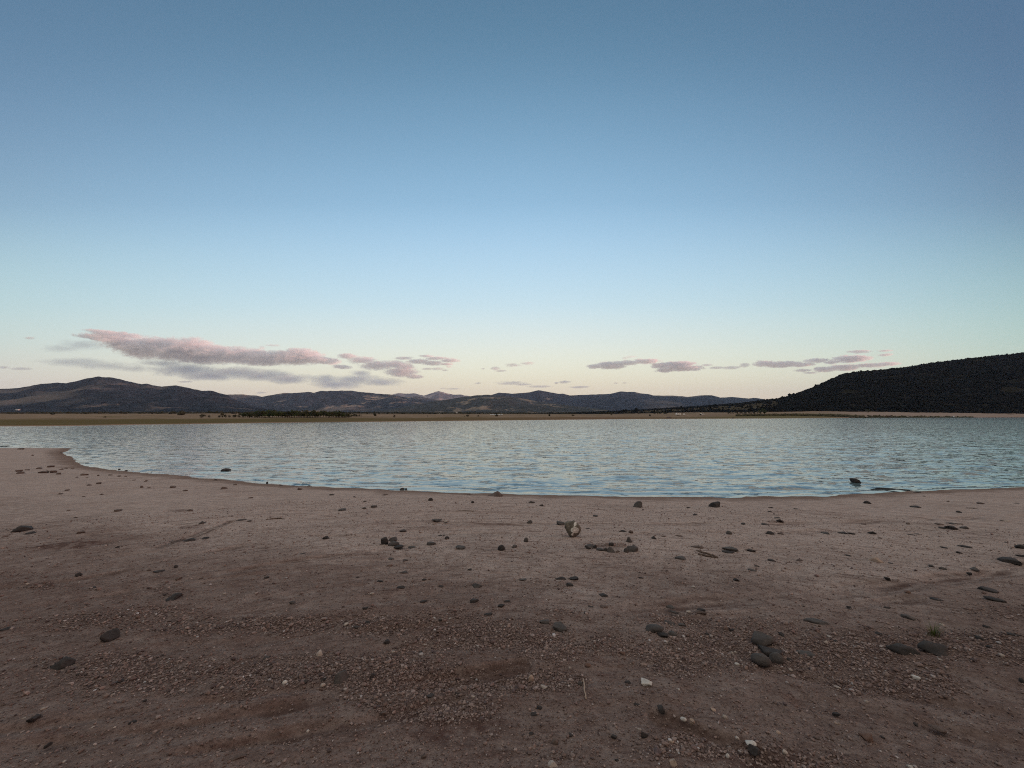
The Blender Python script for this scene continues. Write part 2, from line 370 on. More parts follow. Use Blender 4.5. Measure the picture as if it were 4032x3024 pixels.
# ------------------------------------------------------------------ lake
azw = np.concatenate([np.arange(-100, -62, 2.0), np.arange(-62, 62.01, .2), np.arange(64, 101, 2.0)]) * math.pi / 180
A_, R_, nu, nv = polar(5.0, 5200, lambda r: .006 if r < 90 else .03, azw)
lx = R_ * np.sin(A_); ly = R_ * np.cos(A_)
amp = (1 - sstep(50, 90, R_)) * sstep(0.0, 1.2, -s_near(lx, ly)) * (.35 + .65 * sstep(-14, 6, lx))
lz = np.zeros_like(lx)
for k in range(16):
    lam = .55 * 1.13 ** k; th = rng.normal(0.06, .33); ph = rng.uniform(0, 6.28)
    arg = (lx * math.sin(th) + ly * math.cos(th)) * 2 * math.pi / lam + ph + 1.5 * perlin(lx / 3.1, ly / 3.1, k)
    sl = .014 * rng.uniform(.6, 1.2)
    lz += sl * lam / (2 * math.pi) * (np.sin(arg) + .25 * np.sin(2 * arg + .6)) * (R_ * .006 < lam / 5)
lz *= amp
sn2 = s_near(lx, ly)
lz += .010 * np.sin(2 * np.pi * (sn2 / .62 + .8 * fbm(lx * .35, ly * .35, 2, 61))) * sstep(-2.6, -.8, sn2) * sstep(.1, -.25, sn2) * (.4 + .6 * sstep(-12, 2, lx))
m_water, nt = new_mat('lake_water')
pos = nt.n('ShaderNodeNewGeometry').outputs['Position']
def slope(scalev, s, det):
    c = nt.noise(nt.scale(pos, scalev), s, det, .6, .3, col=True)
    return nt.vmath('SUBTRACT', c, (.5, .5, .5))
sa = slope((.60, 1, 1), 3.4, 5); sb = slope((.6, 1, 1), 10.0, 3)
tn = nt.noise(nt.scale(pos, (.38, 1.2, 1)), 2.3, 5, .72, .4)
tr = nt.mr(tn, .555, .61, 0, 1.35)
trough = nt.n('ShaderNodeCombineXYZ', ins={0: tr, 1: tr, 2: 0.0}).outputs[0]
gust = nt.noise(nt.scale(pos, (.006, .03, 1)), 1.0, 4, .6)
wx = nt.n('ShaderNodeSeparateXYZ', ins={0: pos}).outputs[0]
lee = nt.mr(wx, -22, 14, .45, 1.0)
strength = nt.math('MULTIPLY', nt.mr(gust, .3, .7, .72, 1.25), lee)
shal = nt.mr(attr(nt, 's_near'), -1.6, 0, 1, .3)
strength = nt.math('MULTIPLY', strength, shal)
v = nt.vmath('ADD', nt.vmath('ADD', nt.scale(sa, (.38, .68, 0)), nt.scale(trough, (.1, -1, 0))), nt.vmath('ADD', nt.scale(sb, (.26, .38, 0)), (0, -.032, 0)))
v = nt.n('ShaderNodeVectorMath', operation='SCALE', ins={0: v, 'Scale': strength}).outputs[0]
nrm = nt.vmath('NORMALIZE', nt.vmath('ADD', nt.n('ShaderNodeNewGeometry').outputs['Normal'], v))
b = finish(nt, (.070, .112, .128), .09, nrm, .6)
b.inputs['IOR'].default_value = 2.2
water = mesh_np('water', np.stack([lx, ly, lz], -1), grid_faces(nu, nv), m_water, {'s_near': ('FLOAT', 'POINT', s_near(lx, ly))})
tag(water, kind='structure')
# ------------------------------------------------------------------ mountains and the near hill
def mountain_mat(name, brush, grass, thr=.6, sc=1.0, rock=(.2, .17, .15), speck=.035):
    m, nt = new_mat(name)
    geo = nt.n('ShaderNodeNewGeometry'); pos = geo.outputs['Position']
    patch = nt.noise(nt.scale(pos, (.0035 * sc, .0022 * sc, .009 * sc)), 1.0, 5, .62, .6)
    fine = nt.noise(pos, speck, 3, .7)
    c = nt.mix(nt.mr(fine, .42, .60), brush, tuple(v * 2.1 for v in brush))
    f = nt.math('MULTIPLY', nt.mr(patch, thr, thr + .06), nt.mr(fine, .62, .45, .15, 1))
    c = nt.mix(f, c, grass)
    big = nt.noise(pos, .0011 * sc, 3)
    c = nt.mix(nt.mr(big, .56, .68, 0, .5), c, rock)
    bmp = nt.n('ShaderNodeBump', ins={'Strength': 1.0, 'Distance': 6.0 / sc, 'Height': fine}).outputs[0]
    finish(nt, c, .95, bmp, 0.0)
    return m
def range_mesh(name, ridge, Yf, Yr, Yb, mat, seed, gully=.16, wl=420.0, base_py=1640, nU=420, nV=70, bump=2.0, prof=1.25, jag=1.5):
    """terrain whose crest runs through the photo points, rising from depth Yf to the crest at Yr and falling to Yb"""
    pts = np.array(ridge, float)
    px = np.linspace(pts[0, 0], pts[-1, 0], nU)
    py = np.interp(px, pts[:, 0], pts[:, 1])
    Yr_u = (Yr(px) if callable(Yr) else np.full(nU, float(Yr)))
    Yf_u = (Yf(px) if callable(Yf) else np.full(nU, float(Yf)))
    Yb_u = Yr_u + Yb
    crest = at_depth(px, py, Yr_u)
    zc = crest[:, 2]
    v = np.concatenate([np.linspace(0, 1, nV), np.linspace(1.05, 2, nV // 4)])
    U, V = np.meshgrid(np.arange(nU), v, indexing='ij')
    Y = np.where(V <= 1, Yf_u[:, None] + (Yr_u - Yf_u)[:, None] * V, Yr_u[:, None] + (Yb_u - Yr_u)[:, None] * (V - 1))
    X = (crest[:, 0] / Yr_u)[:, None] * Y
    zb = ground_z(X.ravel(), Y.ravel()).reshape(X.shape) - 1.5
    rise = zc[:, None] - zb
    t = np.where(V <= 1, V, 2 - V)
    h = np.where(V <= 1, t ** prof, t ** 1.1)
    g = ridged(X / wl + .35 * fbm(X / wl, Y / wl, 2, seed + 3), Y / (wl * 2.2), 5, seed) * .5
    g2 = fbm(X / (wl * .35), Y / (wl * .5), 4, seed + 9)
    env = np.clip(t * (1 - t) * 4, 0, 1)
    Z = zb + rise * h * (1 + 0 * g) + rise * env * gully * (g - .35) + rise * env * gully * .35 * g2
    Z = Z + jag * fbm(X / (wl * .12), Y / (wl * .12), 3, seed + 5) * sstep(.0, .3, t) * (V <= 1.2)
    # nothing in front may rise over the crest as seen from the shore, or the skyline is lost
    sl_c = ((zc - CAM.z) / Yr_u)[:, None]
    lim = CAM.z + (sl_c * (1 - .10 * np.clip(1 - V, 0, 1))) * Y
    Z = np.where((V < 1), np.minimum(Z, np.maximum(lim, zb)), Z)
    vs = np.stack([X, Y, Z], -1).reshape(-1, 3)
    o = mesh_np(name, vs, grid_faces(nU, len(v)), mat)
    tag(o, kind='structure')
    return o, (px, Yf_u, Yr_u, X, Y, Z)

m_mA = mountain_mat('brush_mountain', (.014, .018, .024), (.13, .11, .10), .62, 1.6)
m_mB = mountain_mat('forest_mountain', (.019, .025, .033), (.30, .235, .19), .565, 1.0, speck=.02)
m_mC = mountain_mat('grassy_mountain', (.028, .031, .031), (.22, .18, .14), .575, 1.1, speck=.02)
m_mE = mountain_mat('blue_mountain', (.019, .024, .034), (.20, .17, .155), .64, .8, speck=.016)
m_mD = mountain_mat('peak_mountain', (.05, .05, .05), (.30, .26, .24), .5, .6, speck=.01)

rA = [(-900, 1600), (-600, 1560), (-300, 1540), (0, 1531.6), (68, 1529), (114, 1520), (160, 1512), (228, 1507), (260, 1509), (292, 1502), (342, 1490), (387, 1483), (433, 1486), (478, 1494), (524, 1506), (558, 1513), (579, 1510), (606, 1517), (638, 1523), (665, 1519), (693, 1517), (729, 1525), (793, 1538), (838, 1539), (866, 1548), (898, 1555), (911, 1568), (957, 1586), (1008, 1602), (1080, 1614), (1180, 1625), (1300, 1631)]
rB = [(700, 1590), (830, 1560), (902, 1553), (957, 1552.6), (980, 1556), (1008, 1557), (1031, 1562), (1063, 1556), (1117, 1547), (1145, 1548), (1213, 1543), (1236, 1546), (1263, 1539), (1286, 1540), (1313, 1539), (1382, 1538), (1409, 1542), (1441, 1545), (1486, 1550), (1546, 1554), (1600, 1566), (1646, 1572), (1720, 1585), (1800, 1600), (1900, 1612)]
rB2 = [(1450, 1585), (1530, 1572), (1600, 1564), (1646, 1561), (1692, 1569), (1750, 1577), (1850, 1590), (1960, 1605)]
rC = [(1480, 1612), (1600, 1596), (1680, 1584), (1755, 1574), (1805, 1566), (1865, 1558), (1910, 1554), (1965, 1558), (2040, 1566), (2120, 1580), (2250, 1598), (2400, 1612)]
rC2 = [(1840, 1585), (1910, 1562), (1965, 1546), (2016, 1550), (2084, 1545), (2121, 1536), (2153, 1542), (2198, 1550), (2216, 1550), (2244, 1557), (2335, 1570), (2450, 1590)]
rE = [(2150, 1580), (2244, 1557), (2335, 1553), (2403, 1551), (2442, 1541), (2470, 1543), (2499, 1543), (2522, 1548), (2549, 1551), (2572, 1557), (2654, 1558), (2709, 1562), (2763, 1556), (2800, 1556), (2836, 1565), (2882, 1563), (2946, 1569), (2968, 1566), (3009, 1572), (3100, 1580), (3250, 1592), (3500, 1610)]
rD = [(1440, 1575), (1500, 1562), (1546, 1554), (1573, 1547), (1600, 1550), (1637, 1549), (1669, 1557), (1701, 1547), (1728, 1540), (1751, 1546), (1783, 1554), (1805, 1553), (1837, 1558), (1900, 1570), (2000, 1585)]
range_mesh('mountain_range', rD, 9000, 12000, 1500, m_mD, 61, .15, 1500, jag=12, nU=260)
range_mesh('mountain_range', rE, 3000, 5600, 1500, m_mE, 51, .20, 800, jag=3, prof=1.5)
range_mesh('mountain_range', rC2, 4000, 5200, 1500, m_mE, 45, .18, 700, jag=3, prof=1.4, nU=300)
range_mesh('mountain_range', rB2, 4600, 5800, 1200, m_mB, 35, .16, 700, jag=3, nU=240)
range_mesh('mountain_range', rB, 3000, 4700, 1500, m_mB, 31, .24, 650, jag=3, prof=1.4)
range_mesh('mountain_range', rC, 2300, 3900, 1200, m_mC, 41, .26, 560, jag=2, prof=1.5, nU=360)
range_mesh('mountain_range', rA, 1500, 2700, 1200, m_mA, 21, .16, 420, jag=2.5, prof=1.15, nU=520)

# unseen range added right of the view to keep the sun off the valley
_x = np.linspace(7600, 14500, 90); _y = np.linspace(-9000, 7600, 200); _X, _Y = np.meshgrid(_x, _y, indexing='ij')
_p = np.clip(1 - np.abs(_X - 11000) / 3400, 0, 1) * sstep(7600, 6300, _Y) * sstep(-9000, -7600, _Y)
_Z = ground_z(_X.ravel(), _Y.ravel()).reshape(_X.shape) - 4 + _p * (1010 + 110 * fbm(_X / 1500, _Y / 1500, 4, 501)) * (1 - .22 * (1 - _p) * ridged(_X / 900, _Y / 900, 4, 502))
tag(mesh_np('mountain_range', np.stack([_X, _Y, np.minimum(_Z, 1150)], -1).reshape(-1, 3), grid_faces(90, 200), m_mE), kind='structure')

# near hill on the right, dark with juniper and oak brush
rH = [(2100, 1637), (2244, 1629), (2403, 1623), (2563, 1614), (2791, 1599), (2927, 1588), (3024, 1576), (3060, 1572), (3101, 1562), (3161, 1541), (3206, 1524), (3261, 1499), (3316, 1474), (3352, 1466), (3420, 1460), (3502, 1454), (3594, 1442), (3639, 1433), (3753, 1420), (3844, 1409), (3935, 1399), (4032, 1389), (4400, 1345), (4900, 1300), (5600, 1270), (6600, 1290), (8200, 1380)]
def hf(px): return np.interp(px, [2100, 2563, 2900, 3100, 3400, 4032, 8200], [800, 720, 560, 500, 482, 478, 330])
def hr(px): return np.interp(px, [2100, 2563, 2927, 3101, 3316, 4032, 8200], [1500, 1450, 1250, 1080, 960, 820, 620])
m_hill, nt = new_mat('hill_soil')
pos = nt.n('ShaderNodeNewGeometry').outputs['Position']
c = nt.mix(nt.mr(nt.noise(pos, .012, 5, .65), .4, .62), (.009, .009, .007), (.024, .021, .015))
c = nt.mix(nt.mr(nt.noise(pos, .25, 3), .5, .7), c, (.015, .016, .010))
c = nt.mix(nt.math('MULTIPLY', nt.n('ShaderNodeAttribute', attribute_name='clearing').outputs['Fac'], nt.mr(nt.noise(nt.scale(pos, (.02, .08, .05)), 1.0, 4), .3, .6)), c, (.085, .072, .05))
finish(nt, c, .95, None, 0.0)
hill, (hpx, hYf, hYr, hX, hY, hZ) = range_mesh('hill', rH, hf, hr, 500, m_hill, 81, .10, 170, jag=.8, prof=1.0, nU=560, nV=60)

_vv = np.linspace(0, 1, 60); _V = np.concatenate([_vv, np.full(hX.shape[1] - 60, 2.0)])[None, :]; _P = hpx[:, None]
_cl = sstep(2350, 2500, _P) * sstep(3120, 3020, _P) * sstep(.06, .14, _V) * sstep(.60, .5, _V + (2900 - _P) * .0002)
at_ = hill.data.attributes.new('clearing', 'FLOAT', 'POINT'); at_.data.foreach_set('value', _cl.astype(np.float32).ravel())
# ------------------------------------------------------------------ vegetation as masses
m_veg, nt = new_mat('brush_foliage')
rc = nt.n('ShaderNodeAttribute', attribute_name='tint').outputs['Color']
pos = nt.n('ShaderNodeNewGeometry').outputs['Position']
c = nt.mix(nt.mr(nt.noise(pos, 1.3, 3, .7), .35, .7), nt.mix(1.0, rc, (.55, .55, .55), 'MULTIPLY'), nt.mix(1.0, rc, (1.5, 1.5, 1.5), 'MULTIPLY'))
finish(nt, c, .9, None, .05)
def blobs(name, P, size, tint, base=ICO1, flat=.8, jit=.35, mat=None, seed=0, sink=.3, smooth=False):
    """one mesh of many small lumps: P (n,3), size (n,), tint (n,3)"""
    g = np.random.default_rng(seed)
    bv, bf = base; n = len(P); m = len(bv)
    s = size[:, None] * g.uniform(.7, 1.3, (n, 3)); s[:, 2] *= flat
    v = bv[None] * (1 + g.uniform(-jit, jit, (n, m, 1)))
    a = g.uniform(0, 6.28, n); ca, sa = np.cos(a)[:, None], np.sin(a)[:, None]
    x = v[..., 0] * s[:, :1]; y = v[..., 1] * s[:, 1:2]; z = v[..., 2] * s[:, 2:]
    out = np.stack([x * ca - y * sa, x * sa + y * ca, z + (s[:, 2:] * (1 - sink))], -1) + P[:, None]
    f = (bf[None] + (np.arange(n) * m)[:, None, None]).reshape(-1, 3)
    t4 = np.concatenate([tint, np.ones((n, 1))], -1)
    return mesh_np(name, out.reshape(-1, 3), f, mat or m_veg, {'tint': ('FLOAT_COLOR', 'POINT', np.repeat(t4, m, 0))}, smooth)

# juniper woodland on the hill, sampled on the hill's own surface
g = np.random.default_rng(5)
nU, nV = hX.shape; lim = 60
N = 70000
iu = np.where(g.uniform(0, 1, N) < .33, np.interp(g.uniform(2100, 3130, N), hpx, np.arange(nU)), np.interp(g.uniform(3000, 5200, N), hpx, np.arange(nU))); iv = g.uniform(0, 1, N) ** .85 * (lim + 3)
u0 = iu.astype(int); v0 = np.minimum(iv.astype(int), nV - 2); fu = iu - u0; fv = iv - v0
def bil(M): return (M[u0, v0] * (1 - fu) + M[u0 + 1, v0] * fu) * (1 - fv) + (M[u0, v0 + 1] * (1 - fu) + M[u0 + 1, v0 + 1] * fu) * fv
X, Y, Z = bil(hX), bil(hY), bil(hZ)
pxs = np.interp(iu, np.arange(nU), hpx)
dens = fbm(X / 90, Y / 60, 3, 91)
vv = iv / lim
clear = (pxs > 2350) & (pxs < 3060) & (vv > .10 + .05 * dens) & (vv < .50 + .08 * dens - (2900 - pxs) * .0002)
keep = (dens > -.55) & ~(clear & (g.uniform(0, 1, N) > .10)) & (pxs < 5200)
keep &= g.uniform(0, 1, N) < np.where(pxs < 4100, 1, .4)
X, Y, Z, pxs, vv = X[keep], Y[keep], Z[keep], pxs[keep], vv[keep]
n = len(X)
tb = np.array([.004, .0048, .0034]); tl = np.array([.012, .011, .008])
mixf = np.clip(g.normal(.2, .3, n) + .5 * fbm(X / 40, Y / 40, 2, 92), 0, 1)[:, None]
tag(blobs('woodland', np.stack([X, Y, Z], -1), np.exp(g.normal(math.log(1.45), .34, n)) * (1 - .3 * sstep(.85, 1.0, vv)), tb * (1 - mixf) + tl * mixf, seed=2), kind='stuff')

# scattered brush over the plain below the mountains
N = 16000
pxs = g.uniform(-100, 3000, N); dd = 230 * np.exp(g.uniform(0, 2.1, N))
dr = at_depth(pxs, np.full(N, 1640.0), dd); X, Y = dr[:, 0], dr[:, 1]
sf = s_far(X, Y)
dn = fbm(X / 160, Y / 60, 3, 95)
pr = sstep(300, 700, sf) * (dn > -.25) + .003 * (sf > 25)
keep = (g.uniform(0, 1, N) < pr) & (sf > 12)
X, Y = X[keep], Y[keep]; n = len(X)
mixf = g.uniform(0, 1, n)[:, None]
tag(blobs('brush', np.stack([X, Y, ground_z(X, Y)], -1), g.uniform(.9, 2.2, n), np.array([.022, .024, .014]) * (1 - mixf) + np.array([.048, .044, .028]) * mixf, seed=3), kind='stuff')

# ------------------------------------------------------------------ haze
hz, nt = new_mat('haze_air')
pv = nt.n('ShaderNodeVolumePrincipled', ins={'Color': (.58, .72, 1.0, 1), 'Density': 3.0e-5, 'Anisotropy': .1})
nt.n('ShaderNodeOutputMaterial', ins={1: pv.outputs[0]})
x0, x1, y0, y1, z0, z1 = -17500, 17500, -17500, 17500, -3.0, 1180.0
v = [(x, y, z) for x in (x0, x1) for y in (y0, y1) for z in (z0, z1)]
f = [(0, 1, 3, 2), (4, 6, 7, 5), (0, 4, 5, 1), (2, 3, 7, 6), (0, 2, 6, 4), (1, 5, 7, 3)]
haze = mesh_np('haze', v, f, hz, smooth=False); tag(haze, kind='stuff')
# ------------------------------------------------------------------ clouds: real volumes far beyond the peaks
CY = 24000.0
def cloud(label, ells, gain=2.2, dens=.0035, ns=None, stretch=.55, group=None, amp=1.0, name='cloud', tint=(.95, .97, 1.0)):
    """ells: (px, py, half width px, half height px[, weight]) in photo pixels at depth CY"""
    k = CY / FPX
    cs = [(at_depth(e[0], e[1], CY), e[2] * k, e[3] * k, (e[4] if len(e) > 4 else 1.0)) for e in ells]
    x0 = min(c[0][0] - 1.25 * c[1] for c in cs); x1 = max(c[0][0] + 1.25 * c[1] for c in cs)
    z0 = min(c[0][2] - 1.35 * c[2] for c in cs); z1 = max(c[0][2] + 1.35 * c[2] for c in cs)
    dep = max(min(max(c[2] * 2.2 for c in cs), 1500), 250)
    o0 = Vector(((x0 + x1) / 2, CY, (z0 + z1) / 2))
    # the boundary is a rounded box hugging the cloud
    v, f = ICO3
    p = 2.6
    vv = np.sign(v) * np.abs(v) ** (2 / p)
    vv = vv / (np.abs(vv) ** 4).sum(1)[:, None] ** .25 * 1.12
    vv = vv * np.array([(x1 - x0) / 2, dep, (z1 - z0) / 2])
    m, nt = new_mat('cloud_vapour')
    P = nt.n('ShaderNodeTexCoord').outputs['Object']
    rmin = float(np.mean([c[2] for c in cs]))
    sc = ns or .75 / max(rmin, 90)
    nz = nt.noise(nt.scale(P, (stretch, .8, 1.15)), sc * 1.7, 7, .70, .5)
    big = nt.noise(nt.scale(P, (stretch * .5, .5, 1.0)), sc * .45, 2, .5)
    field = None
    for c, rx, rz, wt in cs:
        c = Vector(c) - o0
        q = nt.vmath('SUBTRACT', P, tuple(c))
        q = nt.scale(q, (1 / rx, 1 / (dep * .85), 1 / rz))
        L = nt.vmath('LENGTH', q, out=1)
        e = nt.math('MULTIPLY', nt.math('SUBTRACT', 1.0, L), 1.0)
        if wt != 1.0:
            e = nt.math('MINIMUM', e, .12 + .3 * wt)
        field = e if field is None else nt.n('ShaderNodeMath', operation='SMOOTH_MAX', ins={0: field, 1: e, 2: .12}).outputs[0]
    nn = nt.math('MULTIPLY', nt.math('SUBTRACT', nt.math('ADD', nt.math('MULTIPLY', nz, .7), nt.math('MULTIPLY', big, .3)), .52), 3.9 * amp)
    dns = nt.math('MULTIPLY', nt.math('ADD', field, nt.math('ADD', nn, .02)), gain, clamp=True)
    # never touch the boundary
    dns = nt.math('MULTIPLY', dns, nt.mr(field, -.28, -.05, 0, 1, True))
    dns = nt.math('MULTIPLY', dns, dens)
    pv = nt.n('ShaderNodeVolumePrincipled', ins={'Color': (*tint, 1), 'Density': dns, 'Anisotropy': .1})
    nt.n('ShaderNodeOutputMaterial', ins={1: pv.outputs[0]})
    o = mesh_np(name, vv, f, m, smooth=False); o.location = o0
    tag(o, label, 'cloud', group)
    return o

cloud('large cloud bank with pink sunlit top and purple underside above the left mountain',
      [(425, 1330, 60, 12), (480, 1352, 65, 30), (560, 1368, 120, 42), (640, 1352, 80, 24), (705, 1376, 130, 44), (765, 1368, 85, 38), (840, 1398, 130, 34), (950, 1402, 130, 30), (1050, 1412, 140, 28), (1140, 1412, 95, 27), (1195, 1404, 80, 27), (1270, 1418, 60, 13), (430, 1313, 50, 8), (505, 1322, 55, 10), (375, 1331, 36, 8)],
      gain=1.9, dens=.0055, ns=.0021)
cloud('pale grey veil hanging under the large pink cloud bank',
      [(740, 1455, 170, 30), (820, 1480, 120, 20), (930, 1468, 130, 26), (1040, 1478, 150, 26), (1140, 1492, 110, 22), (650, 1430, 110, 18)],
      gain=1.0, dens=.0022, ns=.0011, amp=.7, tint=(.70, .80, .92))
cloud('faint grey wisps trailing off left of the pink cloud bank',
      [(330, 1360, 130, 24), (240, 1372, 110, 18), (300, 1425, 150, 18), (420, 1440, 140, 18), (520, 1452, 90, 16)],
      gain=.9, dens=.0010, ns=.0013, amp=.8, tint=(.72, .82, .92))
cloud('purple cloud with rosy upper edge right of the large cloud bank',
      [(1372, 1404, 40, 11), (1425, 1420, 65, 17), (1490, 1438, 80, 19), (1555, 1436, 70, 17), (1580, 1466, 72, 20), (1635, 1484, 42, 10), (1345, 1444, 38, 8), (1600, 1446, 40, 15)],
      gain=1.9, dens=.0055, ns=.0036)
cloud('soft bluish rain veil over the middle of the mountains',
      [(1280, 1494, 60, 26), (1400, 1494, 120, 24), (1330, 1512, 110, 20), (1500, 1504, 110, 18), (1420, 1470, 50, 16)],
      gain=1.0, dens=.0022, ns=.0014, amp=.7, tint=(.70, .80, .92))
cloud('thin ragged cloud with pink rim high above the pale distant peak',
      [(1592, 1410, 46, 7), (1650, 1422, 52, 10), (1705, 1430, 45, 10), (1722, 1411, 55, 7), (1770, 1420, 40, 8), (1755, 1434, 30, 5), (1680, 1402, 30, 5)], gain=4.0, dens=.0065, ns=.0052)
cloud('small grey cloud shreds just under the pink rimmed ragged cloud', [(1682, 1452, 28, 5), (1722, 1452, 32, 6), (1767, 1444, 14, 5), (1752, 1458, 16, 4)], gain=2.4, dens=.004, ns=.007)
cloud('small pinkish pair of cloud puffs right of the ragged cloud', [(1950, 1450, 20, 8), (1975, 1460, 26, 4), (2020, 1438, 36, 8), (1902, 1452, 8, 3)], gain=2.4, dens=.004, ns=.006)
cloud('lone small pink cloud above the middle of the lake', [(2077, 1430, 30, 7)], gain=2.4, dens=.004, ns=.006)
cloud('flat grey cloud streak low over the central mountains', [(2012, 1508, 66, 8), (2060, 1514, 40, 4), (2125, 1522, 52, 5)], gain=4.0, dens=.004, ns=.006, stretch=.3)
cloud('tiny flat grey cloud left of the low central streak', [(1883, 1509, 15, 4)], gain=2.4, dens=.004, ns=.007, stretch=.3)
cloud('very thin cloud line just above the distant pale peak', [(1783, 1531, 34, 4), (1745, 1529, 16, 3)], gain=2.4, dens=.003, ns=.008, stretch=.3)
cloud('small low grey cloud above the central ridge, upper of two', [(2222, 1504, 26, 6), (2190, 1508, 9, 4)], gain=2.4, dens=.0065, ns=.006, stretch=.3)
cloud('thin low grey cloud line above the central ridge, lower of two', [(2282, 1524, 44, 5)], gain=2.4, dens=.0065, ns=.006, stretch=.3)
cloud('barely visible short cloud dash over the blue ridge', [(2425, 1508, 12, 3), (2458, 1508, 10, 3)], gain=2.4, dens=.003, ns=.008, stretch=.3)
cloud('long lumpy grey purple cloud over the blue ridge',
      [(2338, 1443, 34, 8), (2405, 1437, 62, 17), (2470, 1428, 60, 10), (2545, 1423, 60, 11), (2605, 1440, 45, 12), (2665, 1434, 70, 12), (2690, 1450, 78, 11), (2622, 1458, 40, 9)], gain=4.0, dens=.007, ns=.0034)
cloud('faint wisp above the long lumpy grey cloud', [(2482, 1405, 32, 5), (2462, 1410, 16, 4)], gain=2.2, dens=.002, ns=.007)
cloud('broken line of small dark shreds right of the long grey cloud', [(2822, 1448, 30, 5), (2880, 1448, 36, 7), (2930, 1438, 20, 10), (2785, 1437, 25, 5)], gain=4.0, dens=.0035, ns=.0065)
cloud('grey purple oval cloud left above the toe of the dark hill', [(3012, 1430, 46, 14), (3080, 1434, 82, 13), (3150, 1436, 52, 9)], gain=4.0, dens=.0065, ns=.0036)
cloud('small grey cloud touching the oval cloud over the dark hill', [(3215, 1419, 54, 10), (3270, 1427, 30, 7)], gain=4.0, dens=.0065, ns=.0048)
cloud('smooth grey lens cloud above the shoulder of the dark hill', [(3350, 1412, 78, 15)], gain=4.0, dens=.0065, ns=.0036, stretch=.4)
cloud('thin grey streak above the lens cloud', [(3382, 1384, 50, 7)], gain=4.0, dens=.0065, ns=.006, stretch=.35)
cloud('upper of two short cloud dashes above the dark hill', [(3484, 1381, 30, 4)], gain=2.4, dens=.0065, ns=.007, stretch=.3)
cloud('lower of two short cloud dashes above the dark hill', [(3484, 1397, 30, 6)], gain=2.4, dens=.0065, ns=.007, stretch=.3)
cloud('long tapered grey cloud lying just over the hill shoulder', [(3245, 1454, 42, 11), (3320, 1446, 64, 13), (3420, 1439, 66, 9), (3490, 1433, 46, 8)], gain=4.0, dens=.0065, ns=.004)
cloud('small grey cloud low on the left slope of the dark hill', [(3160, 1458, 38, 7), (3192, 1468, 26, 4)], gain=2.4, dens=.0065, ns=.006)
cloud('tiny grey cloud alone high over the left mountain slope', [(118, 1331, 20, 6)], gain=2.4, dens=.003, ns=.007)
cloud('thin grey cloud streak at far left over the mountain', [(88, 1452, 46, 6), (10, 1446, 30, 6)], gain=2.4, dens=.003, ns=.006, stretch=.35)
cloud('small torn shred above the joint of the pink cloud bank', [(935, 1366, 36, 6), (1034, 1369, 13, 8), (1072, 1360, 34, 5)], gain=2.2, dens=.0025, ns=.006)
cloud('short grey cloud dash between left mountain and blue ridge', [(1030, 1546, 24, 4)], gain=2.4, dens=.003, ns=.007, stretch=.3)
cloud('short grey dash just beneath the veil over the left mountain', [(730, 1503, 36, 4)], gain=2.4, dens=.003, ns=.007, stretch=.3)
# ------------------------------------------------------------------ stones on the beach
def stone_mat(name, c1, c2, spots=None, wetline=False):
    m, nt = new_mat(name)
    tc = nt.n('ShaderNodeTexCoord').outputs['Object']
    pos = nt.n('ShaderNodeNewGeometry').outputs['Position']
    a = nt.noise(pos, 7.0, 4, .6); b_ = nt.noise(pos, 55.0, 4, .7); f = nt.noise(pos, 260.0, 2, .7)
    c = nt.mix(nt.mr(a, .35, .65), c1, c2)
    c = nt.mix(nt.mr(b_, .5, .68, 0, .6), c, tuple(v * .55 for v in c1))
    c = nt.mix(nt.mr(f, .58, .72, 0, .4), c, tuple(min(1, v * 1.9) for v in c2))
    if spots: c = nt.mix(nt.mr(a, .56, .60), c, spots)
    h = nt.math('ADD', nt.math('MULTIPLY', b_, .010), nt.math('MULTIPLY', f, .002))
    bp = nt.n('ShaderNodeBump', ins={'Strength': .8, 'Distance': 1.0, 'Height': h}).outputs[0]
    finish(nt, c, .85, bp, .25)
    return m
SM = {'grey': stone_mat('grey_stone', (.044, .040, .039), (.076, .069, .066)),
      'dark': stone_mat('dark_stone', (.022, .020, .020), (.044, .040, .040)),
      'brown': stone_mat('brown_stone', (.068, .048, .041), (.11, .082, .070)),
      'red': stone_mat('reddish_stone', (.10, .060, .048), (.14, .09, .072)),
      'pale': stone_mat('pale_stone', (.26, .225, .20), (.34, .30, .27)),
      'white': stone_mat('white_stone', (.36, .345, .325), (.46, .445, .42)),
      'tan': stone_mat('tan_stone', (.25, .19, .155), (.34, .26, .21)),
      'spot': stone_mat('spotted_stone', (.06, .055, .055), (.10, .09, .09), (.55, .52, .48)),
      'porous': stone_mat('porous_stone', (.020, .019, .019), (.042, .038, .037))}
srng = np.random.default_rng(99)
